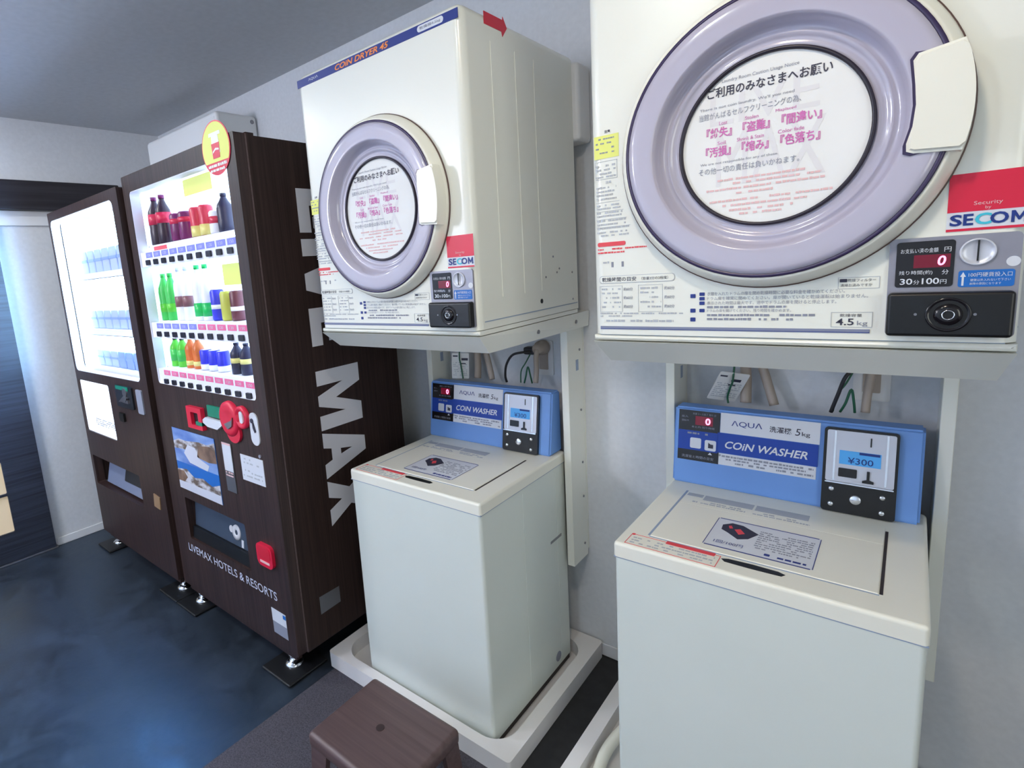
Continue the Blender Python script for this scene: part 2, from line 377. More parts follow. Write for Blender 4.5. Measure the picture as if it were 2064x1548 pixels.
def make_dryer(ox, label, duct):
    x0 = DX+ox; x1 = x0+.5919
    t = thing('tumble_dryer', (x0+.296, -.35, DB), label, 'dryer', 'coin dryers stacked on stands')
    f = front(x0, DY)
    body = MB()
    body.box(x0, x1, DY, -.085, DB+.0125, DT, .024, 5, lambda m, d: (abs(d.z) > .9 and m.y < -.3) or (m.z > 1.9 and m.y < -.5 and abs(d.x) > .9) or (m.z > 1.9 and abs(d.y) > .9))
    body.build('cabinet', 'cream', t)
    MB().box(x0, x1, DY+.0005, -.085, DB, DB+.011, .006, 2, lambda m, d: m.y < -.5 or abs(d.z) > .9).build('base_lip', 'cream', t)
    MB().box(x0+.012, x1-.012, DY+.006, -.09, DB+.008, DB+.02).build('base_groove', 'groove', t)
    # side panel ribs and fixings
    rs = rightside(x1)
    for yy in (-.497, -.391, -.30):
        MB().poly(rs, [(yy-.004, 1.31), (yy+.004, 1.31), (yy+.004, 1.905), (yy-.004, 1.905)], -.001, .0012).build('side_rib', 'cream', t)
    MB().rect(rs, -.585, -.09, DB+.030, DB+.0325, 0, .0008).build('side_seam', 'groove', t)
    MB().disc(rs, -.308, 1.281, .0065, 0, .0012, 16).build('side_hole', 'black', t)
    for a, b in ((-.28, 1.345), (-.215, 1.355), (-.235, 1.40), (-.20, 1.365), (-.12, 1.35), (-.12, 1.27)):
        MB().disc(rs, a, b, .003, 0, .0015, 10).build('side_screw', 'steel', t)
    MB().poly(rs, [(-.522, 1.937), (-.449, 1.937), (-.446, 1.926), (-.425, 1.9495), (-.442, 1.972), (-.444, 1.964), (-.522, 1.964)], 0, .001).build('arrow_sticker', 'red_arrow', t)
    if duct:
        MB().box(x0+.50, x0+.612, -.086, -.004, 1.728, 1.945, .012, 3).build('exhaust_duct', 'white_plastic', t)
    # title strip
    st = MB().rect(f, .006, .586, 1.9285, 1.949, -.001, .0009).build('title_strip', 'navy', t)
    MB().text(f, 'ΛQUΛ', .058, 1.935, .042, .0075, .0014).build('brand_lettering', 'label_white', st)
    MB().text(f, 'COiN DRYER 45', .173, 1.9315, .201, .0140, .0014, shear=.25, bold=.025).build('strip_lettering', 'orange_ink', st)
    pl = MB().rrect(f, .468, .546, 1.9325, 1.9465, .0069, .0009, .0013).build('strip_badge', 'label_white', st)
    MB().text(f, '乾燥機4.5kg', .476, 1.9355, .062, .008, .0018).build('badge_print', 'grey_ink', pl)
    # door
    cu, cv = .2995, 1.5555
    dr = MB().lathe(f, cu, cv, [(.2315, 0), (.2315, .006), (.229, .014), (.226, .022), (.220, .031), (.2145, .0345), (.2145, .030)]).build('door', 'cream_plastic', t)
    MB().lathe(f, cu, cv, [(.2335, 0), (.2335, .004), (.2317, .004)]).build('door_seal', 'brown_line', dr)
    MB().lathe(f, cu, cv, [(.2150, .030), (.2150, .0352), (.2095, .0366), (.2095, .030)]).build('dark_trim_ring', 'purple_dark', dr)
    MB().lathe(f, cu, cv, [(.2097, .031), (.2090, .0368), (.200, .0385), (.188, .0385), (.178, .0370), (.1715, .0375), (.1695, .0365), (.1675, .033), (.1635, .018), (.159, .0085), (.155, .0060), (.1515, .0095), (.1490, .0098), (.1455, .0060), (.140, .0032), (.1375, .0050), (.1345, .0048), (.131, .003)]).build('window_surround', 'lavender', dr)
    MB().lathe(f, cu, cv, [(.1325, .003), (.1325, .0090), (.1295, .0105), (.1270, .0085), (.1268, .003)]).build('window_gasket', 'gasket', dr)
    # round notice behind the window
    nt = MB().disc(f, cu, cv, .1269, .002, .0042, 72).build('round_notice', 'paper', dr)
    D = .0050
    wm = MB().text(f, 'LIVE', cu-.085, cv+.035, .150, .055, D-.0005).text(f, 'MAX', cu-.075, cv-.062, .150, .085, D-.0005)
    wm.build('watermark', 'watermark', nt)
    k = MB().text(f, 'ご利用のみなさまへお願い', .2105, 1.6345, .168, .0165, D, bold=.018)
    k.build('notice_title', 'ink', nt)
    lines(nt, 'notice_text', 'grey_ink', f, [('Laundry Room Caution Usage Notice', .232, 1.6545, .105, .0065), ('There is not coin laundry. We\'ll you need', .199, 1.6165, .133, .0055),
          ('当館がんばるセルフクリーニングの為、', .198, 1.6025, .143, .0105), ('We are not responsible for any of these.', .200, 1.5290, .113, .005), ('その他一切の責任は負いかねます。', .198, 1.5150, .143, .0105)], D)
    k = MB().text(f, '『紛失』『盗難』『間違い』', .2095, 1.5720, .158, .0165, D, bold=.02).text(f, '『汚損』『縮み』『色落ち』', .2085, 1.5420, .158, .0165, D, bold=.02)
    for sx, sy, s_, wd in ((.2285, 1.5915, 'Lost', .012), (.266, 1.5915, 'Stolen', .019), (.308, 1.5925, 'Misplaced', .027), (.2265, 1.5605, 'Soil', .012), (.255, 1.5605, 'Shrink & Stain', .038), (.312, 1.5610, 'Color fade', .034)):
        k.text(f, s_, sx, sy, wd, .0055, D)
    k.build('pink_lettering', 'pink_ink', nt)
    k = MB()
    for v, a, b in ((1.501, .22, .35), (1.494, .25, .37), (1.486, .21, .375), (1.478, .255, .315), (1.467, .215, .385), (1.459, .235, .355), (1.451, .245, .335), (1.444, .26, .32)):
        k.dashes(f, a, b, v, .0036, D, .85)
    k.build('small_print', 'rose_ink', nt)
    # handle
    hz = lambda r, a: (cu+r*math.cos(math.radians(a)), cv+r*math.sin(math.radians(a)))
    outer = arc(cu, cv, .2295, -15.5, 19.0, 14)
    inner = [(cu+.173, cv+.068), (cu+.168, cv+.060), (cu+.1715, cv+.030), (cu+.1735, cv+.004), (cu+.1715, cv-.022), (cu+.166, cv-.044), (cu+.1665, cv-.054), (cu+.174, cv-.0575)]
    hp = outer+inner
    cxm = sum(p[0] for p in hp)/len(hp); cym = sum(p[1] for p in hp)/len(hp)
    gr = [(cxm+(p[0]-cxm)*1.05-.0015, cym+(p[1]-cym)*1.045) for p in inner]
    MB().poly(f, [(q[0]-.006, q[1]) for q in outer[1:-1]]+gr, .010, .0395).build('handle_dark_trim', 'purple_dark', dr)  # dark purple border beneath the handle
    tb = MB().poly(f, hp, .010, .046)
    es = [e for e in tb.bm.edges if all((v.co.y < DY-.04) for v in e.verts)]
    bmesh.ops.bevel(tb.bm, geom=es, offset=.0045, segments=3, affect='EDGES')
    tb.build('handle', 'cream_plastic', dr)
    if not duct: pass
    # side warnings printed on the front
    nt = MB().rect(f, .0105, .058, 1.575, 1.6165, 0, .0007).build('yellow_note', 'yellow', t)
    k = MB().text(f, '注意', .031, 1.620, .0115, .0055, .0008, bold=.02); k.build('warning_heading', 'ink', t)
    k = MB()
    for v in (1.609, 1.601, 1.592, 1.584): k.dashes(f, .014, .050, v, .003, .001, .6)
    k.build('note_print', 'grey_ink', nt)
    k = MB().outline(f, .012, .0545, 1.537, 1.570, .0006)
    k.text(f, '注意', .0315, 1.528, .0115, .0055, .0008, bold=.02)
    for i, v in enumerate([1.56, 1.553, 1.546, 1.54, 1.52, 1.513, 1.506, 1.499, 1.487, 1.481, 1.473, 1.467, 1.458, 1.451, 1.444, 1.436, 1.430]):
        k.dashes(f, .013, .052+max(0, (1.50-v))*.42, v, .0034, .0008, .75)
    for v in (1.494, 1.477, 1.462, 1.447): k.rect(f, .012, .055+(1.50-v)*.42, v, v+.0006, 0, .0007)
    k.build('warning_print', 'pale_ink', t)
    k = MB().rrect(f, .0135, .068, 1.4105, 1.4185, .003).dashes(f, .0135, .108, 1.4035, .0032, .0008).dashes(f, .0135, .080, 1.397, .0032, .0008)
    k.build('red_warning', 'red_ink', t)
    k = MB().rrect(f, .0155, .1575, 1.339, 1.3535, .006)
    k.build('table_header', 'pale_ink', t)
    MB().rrect(f, .0165, .1565, 1.340, 1.3525, .0055, .0009, .0012).build('table_header_field', 'cream', t)
    k = MB().text(f, '乾燥時間の目安', .021, 1.342, .067, .0085, .0016, bold=.01).text(f, '（容量3分の2程度）', .098, 1.343, .048, .006, .0016)
    k.build('table_heading', 'ink', t)
    k = MB()
    for b in (.0155, .091):
        k.outline(f, b, b+.045, 1.283, 1.334, .0005)
        for v in (1.291, 1.300, 1.309, 1.318, 1.326): k.dashes(f, b+.004, b+.022, v, .0036, .0008, .7).dashes(f, b+.025, b+.042, v, .0036, .0008, .7)
    MB().dashes(f, .02, .09, 1.378, .004, .0008, .4).build('diagram_print', 'pale_ink', t)
    k.dashes(f, .0155, .176, 1.2785, .003, .0008).dashes(f, .0155, .08, 1.2735, .003, .0008)
    for v in (1.3045, 1.3035): pass
    k.dashes(f, .0155, .155, 1.2635, .0045, .0008, .8)
    k.build('table_print', 'pale_ink', t)
    k = MB()
    for b in (.063, .139):
        for v in (1.290, 1.307, 1.3235): k.text(f, '約60分', b, v, .018, .0065, .0008, bold=.01)
    k.rect(f, .040, .044, 1.370, 1.380, 0, .0008).rect(f, .060, .064, 1.370, 1.380, 0, .0008)
    k.build('minutes_print', 'grey_ink', t)
    k = MB().rect(f, .0155, .437, 1.2495, 1.2545)
    k.build('bottom_rule', 'slate', t)
    k = MB().rect(f, .0155, .437, 1.2488, 1.2500, .0002, .0012)
    for v in (1.3105, 1.3025, 1.2945, 1.2815): k.rrect(f, .199, .2075, v, v+.006, .001)
    for v in (1.307, 1.281, 1.265): k.rrect(f, .184, .1925, v, v+.007, .001)
    k.build('instruction_marks', 'navy', t)
    k = MB()
    for v, a, b, s_ in ((1.3105, .2115, .405, '衣類を入れたドラムの扉を閉め乾燥時間に必要な料金を確かめてください。'), (1.3025, .2115, .433, 'ドラム扉を確実に閉めてください。扉が開いていると乾燥運転は始まりません。'), (1.2945, .2115, .395, '表示された時間は最大です。途中でドラムの扉を開けると停止します。')):
        k.text(f, s_, a, v, b-a, .0062, .0008)
    k.text(f, 'ドラムの扉を開けてください。残り時間を確かめます。', .2115, 1.2815, .125, .0055, .0008)
    for v, b in ((1.2885, .33), (1.2745, .37), (1.2675, .34)): k.dashes(f, .2115, b, v, .0042, .0008, .85)
    k.build('instruction_print', 'grey_ink', t)
    MB().outline(f, .389, .4395, 1.2575, 1.281, .0006).build('capacity_frame', 'pale_ink', t)
    MB().outline(f, .396, .4455, 1.3165, 1.334, .0006).build('filter_frame', 'pale_ink', t)
    k = MB().text(f, '4.5', .3955, 1.2605, .022, .0105, .0008, bold=.012).text(f, '乾燥容量', .4, 1.2735, .027, .0048, .0008)
    k.build('capacity_print', 'ink', t)
    k = MB().rrect(f, .398, .407, 1.3265, 1.3315, .001).text(f, '乾燥フィルター', .408, 1.3268, .033, .0046, .0008).text(f, '清掃お済みですか', .399, 1.3195, .038, .0046, .0008)
    k.build('filter_print', 'ink', t)
    MB().text(f, 'kg', .4215, 1.2585, .0125, .009, .0008).build('capacity_unit', 'grey_ink', t)
    secom(f, .5125, 1.3905, .0795 if True else 0, .0755, t)
    # coin panel
    pn = MB().rrect(f, .4545, .5865, 1.2465, 1.3855, .006, -.001, .004).build('coin_panel', 'silver', t)
    MB().rrect(f, .4625, .5235, 1.3165, 1.3805, .004, .0035, .0050).build('display', 'gloss_black', pn)
    MB().rect(f, .4815, .5195, 1.3435, 1.3615, .0050, .0053).build('led_window', 'led_field', pn)
    MB().text(f, '0', .5065, 1.3460, .0085, .0135, .0058, shear=.12, bold=.02).build('led_digit', 'led', pn)
    lines(pn, 'display_print', 'label_white', f, [('お支払い済の金額', .4670, 1.3645, .0395, .0065), ('円', .5125, 1.3645, .007, .0065), ('残り時間(約)', .4665, 1.3335, .0355, .0065), ('分', .5115, 1.3335, .007, .0065), ('分', .4825, 1.3205, .0065, .006), ('円', .5105, 1.3205, .0065, .006)], .0056)
    lines(pn, 'price_print', 'label_white', f, [('30', .4680, 1.3205, .0135, .0085), ('100', .4915, 1.3205, .0180, .0085)], .0056, .015)
    cs = MB().lathe(f, .5455, 1.3620, [(.0180, .004), (.0180, .0065), (.0165, .0075), (.0155, .0060), (.010, .0045), (.0001, .0040)], 40).build('coin_slot_ring', 'silver_bright', pn)
    MB().rect(f, .5448, .5466, 1.350, 1.3775, .0062, .0082).build('coin_slot', 'black', pn)
    MB().disc(f, .5795, 1.3475, .0066, .003, .0048).build('grey_dot', 'label_white', pn)
    bl = MB().rrect(f, .5285, .5820, 1.3150, 1.3375, .003, .003, .0048).build('coin_instruction', 'skyblue', pn)
    MB().poly(f, [(.5320, 1.3170), (.5342, 1.3170), (.5342, 1.3290), (.5360, 1.3290), (.5331, 1.3355), (.5302, 1.3290), (.5320, 1.3290)], .0049, .0052).text(f, '100円硬貨投入口', .5385, 1.3285, .0410, .0060, .0054).text(f, '硬貨以外入れないで下さい', .5405, 1.3225, .0380, .0035, .0054).text(f, '故障の原因になります', .5400, 1.3178, .0300, .0032, .0054).build('coin_lettering', 'label_white', bl)
    bx = MB().box(x0+.4555, x0+.5840, DY-.021, DY, 1.2475, 1.3095, .005, 3, lambda m, d: m.y < DY-.01 or abs(d.y) > .9).build('cash_box', 'black', pn)
    f2 = front(x0, DY-.021)
    MB().lathe(f2, .5205, 1.2790, [(.0235, 0), (.0235, .0015), (.0215, .0015), (.0195, .0005)], 40).lathe(f2, .5205, 1.2790, [(.0150, 0), (.0145, .003), (.009, .004), (.0075, .004)], 40).build('lock_collar', 'gloss_black', pn)
    MB().lathe(f2, .5205, 1.2790, [(.0072, 0), (.0070, .006), (.0060, .0066), (.0054, .0052)], 24).build('lock', 'chrome', pn)
    MB().disc(f2, .5205, 1.2790, .0054, .001, .0050, 20).build('keyway', 'black', pn)
    for a in (.487, .547): MB().disc(f2, a, 1.2795, .0018, 0, .0015, 10).build('rivet', 'steel', pn)
    return t
make_dryer(0, 'cream coin tumble dryer with a red arrow sticker, next to the vending machines', True)
make_dryer(OFF, 'cream coin tumble dryer cut off by the top right of the photo', False)

def make_stand(ox, label):
    x0 = DX+ox; x1 = x0+.5919
    t = thing('dryer_stand', (x0+.28, -.06, .38), label, 'stand', 'wall stands carrying the dryers')
    sh = MB()
    # shelf tray with sloping front and side lips
    A = [(x0, DY, 1.2235), (x1, DY, 1.2235), (x1, -.009, 1.2235), (x0, -.009, 1.2235)]
    B = [(x0+.012, DY+.055, 1.175), (x1-.012, DY+.055, 1.175), (x1-.004, -.009, 1.175), (x0+.004, -.009, 1.175)]
    sh.add(A+B, [(0, 1, 2, 3), (7, 6, 5, 4), (0, 4, 5, 1), (1, 5, 6, 2), (2, 6, 7, 3), (3, 7, 4, 0)])
    sh.build('shelf', 'cream', t, True)
    for yy in (-.33, -.10):
        MB().disc(rightside(x1-.003), yy, 1.198, .006, -.002, .003, 12).build('bolt', 'steel', t)
    for a, b in ((-.019, .005), (.5415, .5665)):
        p = MB().box(x0+a, x0+b, -.115, -.009, .378, 1.175, .002, 1).build('post', 'cream', t)
        rs = rightside(x0+b)
        for zz in (.43, .60, .72, .90, 1.10): MB().disc(rs, -.035, zz, .004, -.001, .0025, 10).build('screw', 'steel', p)
        MB().rect(rs, -.062, -.045, 1.035, 1.07, 0, .0008).build('slot', 'groove', p)
        q = MB().box(x0+a-.0, x0+b, -.009, 0, .40, 1.175).build('wall_plate', 'cream', p)
    return t
make_stand(0, 'cream metal dryer stand behind the washing machine beside the vending machines')
make_stand(OFF, 'cream metal dryer stand behind the nearest washing machine at right')

def make_washer(ox, label):
    x0 = WX+ox; wd = .5187; x1 = x0+wd; yf, yb = -.5725, -.0905
    t = thing('washing_machine', (x0+wd/2, -.33, .012), label, 'washing machine', 'coin washing machines')
    MB().box(x0+.002, x1-.002, yf+.002, yb, .040, .737, .010, 3, lambda m, d: abs(d.z) > .9).build('cabinet', 'pale_steel', t)
    MB().box(x0+.03, x1-.008, yf+.035, yb-.004, .014, .042).build('base', 'gap_dark', t)  # recessed base, its dark colour carries the gap shadow below the body
    for a in (x0+.05, x1-.05):
        for b in (yf+.07, yb-.05): MB().cyl(a, b, .012, .03, .022).build('foot', 'black', t)
    tp = MB().box(x0, x1, yf, yb, .7365, WT, .008, 3, lambda m, d: m.z > .75 or abs(d.z) > .9).build('top_frame', 'cream_plastic', t)
    MB().box(x0+.001, x1-.001, yf+.001, yb, .7340, .7372).build('top_seam', 'groove', t)
    f = top(x0, WT)
    # lid with hinge strip
    lid = MB().box(x0+.057, x0+.4515, -.507, -.300, WT-.012, WT+.0022, .0025, 2).box(x0+.057, x0+.4515, -.2995, -.215, WT-.012, WT+.0015, .0015, 1).build('lid', 'cream_plastic', t)
    MB().rect(f, .052, .0568, -.505, -.218, -.002, .0004).rect(f, .057, .452, -.5105, -.507, -.002, .0003).build('lid_gap', 'groove', t)
    MB().rect(f, .4520, .4570, -.505, -.230, -.002, .0005).build('lid_gap_dark', 'gap_dark', t)
    g = top(x0, WT+.0016)
    k = MB().rect(g, .062, .098, -.250, -.232, 0, .0004).rect(g, .102, .21, -.262, -.232, 0, .0004).rect(g, .215, .32, -.262, -.232, 0, .0004)
    k.dashes(g, .066, .095, -.285, .008, .0005).dashes(g, .102, .20, -.285, .006, .0005).dashes(g, .102, .19, -.275, .006, .0005).dashes(g, .215, .325, -.285, .006, .0005).dashes(g, .225, .30, -.275, .006, .0005)
    k.build('hinge_print', 'pale_ink', lid)
    # instruction label
    h = top(x0, WT+.0022)
    lb = MB().rrect(h, .159, .3525, -.484, -.342, .004, 0, .0004).build('instruction_label', 'label_white', lid)
    k = MB().rect(h, .162, .349, -.3445, -.3415, .0002, .0007).rect(h, .162, .349, -.4845, -.4815, .0002, .0007).rect(h, .1585, .1598, -.482, -.344, .0002, .0007).rect(h, .3517, .353, -.482, -.344, .0002, .0007)
    k.text(h, '1回/100円', .175, -.466, .055, .014, .0009).dashes(h, .283, .342, -.473, .008, .0008, .9).rrect(h, .270, .280, -.473, -.464, .002, .0004, .0008)
    k.build('label_print', 'navy', lb)
    k = MB()
    for i in range(9): k.dashes(h, .247, .345, -.372-.0098*i, .0045, .0008, .75)
    k.build('label_small_print', 'grey_ink', lb)
    k = MB().poly(h, [(.174, -.375), (.190, -.358), (.212, -.360), (.246, -.386), (.232, -.418), (.214, -.430), (.190, -.408), (.176, -.398)], .0004, .0008)
    k.build('label_picture', 'ink', lb)
    MB().poly(h, [(.200, -.388), (.210, -.380), (.222, -.398), (.212, -.408)], .0008, .0011).poly(h, [(.186, -.376), (.191, -.372), (.196, -.384), (.190, -.388)], .0008, .0011).build('label_picture_red', 'red_ink', lb)
    # red framed label and finger slot at the front edge
    rl = MB().outline(f, .022, .203, -.5645, -.516, .0012, 0, .0005).rect(f, .096, .192, -.5235, -.511, 0, .0006).disc(f, .026, -.517, .004, 0, .0006, 12).build('red_framed_label', 'red_ink', tp)
    k = MB()
    for v in (-.533, -.545, -.556): k.dashes(f, .03, .195, v, .005, .0006, .8)
    k.build('red_label_print', 'pale_ink', rl)
    MB().poly(f, [(.205, -.5245)]+[(.2125+.0975*i/8, -.5335-.0015*math.sin(math.pi*i/8)) for i in range(9)]+[(.315, -.5245), (.303, -.519), (.26, -.517), (.217, -.519)], -.004, .0006).build('finger_slot', 'black', tp)
    # side marks
    rs = rightside(x1-.002)
    MB().poly(rs, [(-.205, .490), (-.133, .490), (-.133, .499), (-.205, .499)], -.001, .0008).build('side_slot', 'steel', t)
    MB().disc(rs, -.182, .075, .017, -.001, .0008, 24).build('side_plug', 'grey_ink', t)
    for yy in (-.36, -.16): MB().rect(rs, yy, yy+.003, .05, .72, -.001, .0006).build('side_crease', 'pale_steel', t)
    # blue coin console
    bx = x0+.0006; cw = .5057; z0, z1 = WT+.0004, .9745; ya, yc = -.169, -.140
    A = [(bx, ya, z0), (bx+cw, ya, z0), (bx+cw, -.0885, z0), (bx, -.0885, z0), (bx, yc, z1), (bx+cw, yc, z1), (bx+cw, -.0885, z1), (bx, -.0885, z1)]
    c = MB().add(A, [(3, 2, 1, 0), (4, 5, 6, 7), (0, 1, 5, 4), (1, 2, 6, 5), (2, 3, 7, 6), (3, 0, 4, 7)])
    bmesh.ops.bevel(c.bm, geom=c.bm.edges[:], offset=.005, segments=3, affect='EDGES')
    co = c.build('console', 'blue', t, True)
    sl = Vector((0, yc-ya, z1-z0)).normalized()
    cf = F((bx, ya-(z0)*(yc-ya)/(z1-z0), 0), (1, 0, 0), (0, 1, 0), (0, 0, 1))
    class S(F):
        def __init__(s): pass
        def p(s, u, v, d=0): return Vector((bx+u, ya+(v-z0)*(yc-ya)/(z1-z0)-d, v+d*.14))
    cf = S()
    MB().rect(cf, .011, .1115, .8345, .9675, -.001, .0012).build('display_block', 'gloss_black', co)
    MB().rect(cf, .1125, .3235, .918, .9690, -.001, .0010).rect(cf, .1085, .3195, .8350, .8645, -.001, .0010).build('title_plate', 'label_white', co)
    MB().rect(cf, .107, .3220, .8655, .9170, -.001, .0016).rect(cf, .0115, .1085, .8625, .914, -.001, .0016).build('blue_band', 'blue_print', co)
    MB().rect(cf, .052, .0945, .930, .9535, .001, .0016).build('led_window', 'led_field', co)
    MB().text(cf, '0', .0765, .9325, .0125, .0175, .0020, bold=.03).build('led_digit', 'led', co)
    lines(co, 'display_print', 'grey_ink', cf, [('洗濯コース完了 残り 分', .045, .9565, .057, .0055), ('投入', .018, .9475, .016, .0055), ('運転中', .018, .937, .018, .0055), ('あと約 残り時間', .044, .922, .055, .0055), ('洗濯量と時間の目安', .022, .841, .078, .0075)], .0020)
    MB().dashes(cf, .034, .085, .905, .005, .0022).build('band_print', 'grey_ink', co)
    k = MB().rrect(cf, .0415, .0685, .8680, .8955, .004, .0010, .0022)
    k.build('pictogram', 'label_white', co)
    MB().rrect(cf, .0775, .1045, .8660, .8935, .004, .0010, .0022).build('pictogram', 'label_white', co)
    MB().poly(cf, [(.086, .8555), (.096, .8555), (.091, .8615)], .001, .0022).build('pointer_mark', 'label_white', co)
    MB().poly(cf, [(.086, .8730), (.098, .8730), (.098, .8830), (.092, .8830), (.086, .8870)], .0022, .0026).build('pictogram_mark', 'ink', co)
    MB().text(cf, 'ΛQUΛ', .138, .9360, .068, .0155, .0016, bold=.002).build('brand_lettering', 'navy', co)
    MB().text(cf, '洗濯機', .2215, .9340, .046, .0145, .0016, bold=.01).text(cf, '5', .2745, .9330, .011, .0165, .0016, shear=.15).text(cf, 'kg', .2880, .9305, .0165, .0125, .0016).build('capacity_lettering', 'ink', co)
    MB().text(cf, 'COiN WASHER', .1255, .8790, .1765, .0190, .0022, shear=.25, bold=.02).build('title_lettering', 'label_white', co)
    k = MB().rrect(cf, .112, .117, .8565, .8615, .001).dashes(cf, .119, .315, .8555, .005, .0016, .85).dashes(cf, .119, .300, .8485, .0045, .0016, .8).dashes(cf, .15, .315, .8405, .005, .0016, .75)
    k.build('plate_small_print', 'grey_ink', co)
    # coin unit
    cu = MB().rrect(cf, .3325, .4650, .7715, .9635, .007, -.004, .010).build('coin_unit', 'black', t)
    MB().rrect(cf, .3385, .4600, .8415, .9585, .004, .008, .0125).build('coin_faceplate', 'silver_bright', cu)
    MB().rect(cf, .3385, .4600, .8385, .8412, .009, .016).rect(cf, .352, .3555, .845, .957, .012, .0135).rect(cf, .444, .4475, .845, .957, .012, .0135).build('chrome_trim', 'chrome', cu)
    lc = MB().rect(cf, .3625, .4360, .8835, .9145, .0125, .0135).build('price_display', 'lcd', cu)
    MB().text(cf, '¥300', .378, .8865, .045, .0140, .0140, bold=.004).rect(cf, .398, .434, .9085, .9140, .0135, .0139).build('price_print', 'cobalt', cu)
    MB().rrect(cf, .3620, .3955, .8545, .8745, .002, .012, .0140).build('return_button', 'gloss_black', cu)
    MB().rect(cf, .4160, .4185, .9285, .9480, .0125, .0135).build('coin_slot', 'gloss_black', cu)
    MB().poly(cf, [(.4055, .8470), (.4255, .8470), (.4255, .8520), (.4180, .8550), (.4180, .8740), (.4130, .8740), (.4130, .8550), (.4055, .8520)], .012, .0150).build('coin_cup', 'gloss_black', cu)
    MB().lathe(cf, .3955, .8060, [(.0110, .009), (.0105, .0145), (.0085, .0155), (.0001, .0155)], 28).build('lock', 'chrome', cu)
    for a, b in ((.351, .824), (.351, .789), (.442, .8205), (.442, .7865)):
        MB().lathe(cf, a, b, [(.0058, .009), (.0052, .0135), (.003, .0145), (.0001, .0147)], 14).build('screw', 'chrome', cu)
    return t
make_washer(0, 'white coin washer with blue console, in the pan beside the vending machines')
make_washer(OFF, 'white coin washer with blue console in the right foreground')

def make_pan(ox, label):
    x0, x1, y0, y1, h = -1.2249+ox, -.4605+ox, -.6172, -.010, .0611
    t = thing('drain_pan', ((x0+x1)/2, (y0+y1)/2, .004), label, 'drain pan', 'white drain pans')
    f = F((0, 0, 0), (1, 0, 0), (0, 1, 0), (0, 0, 1))
    o = rrp(x0, x1, y0, y1, .012, 4); i_ = rrp(x0+.040, x1-.040, y0+.034, y1-.050, .075, 8)
    MB().plate(f, o, [i_], .004, h).build('rim', 'pan', t)
    MB().poly(f, rrp(x0+.030, x1-.030, y0+.024, y1-.040, .075, 8), .004, .011).build('basin', 'pan', t)
    return t
make_pan(0, 'white drain pan under the washing machine beside the brown stool')
make_pan(OFF, 'white drain pan under the nearest washing machine at right')
hx = WX+OFF
ho = MB().tube([(hx-.030, -.22, .050), (hx-.075, -.29, .052), (hx-.094, -.36, .050), (hx-.100, -.43, .042), (hx-.088, -.50, .031), (hx-.060, -.535, .029), (hx-.02, -.540, .029)], .0155, 14).build('drain_hose', 'hose')
tag(center_origin(ho), 'white drain hose curling in the pan under the nearest washing machine', 'hose')

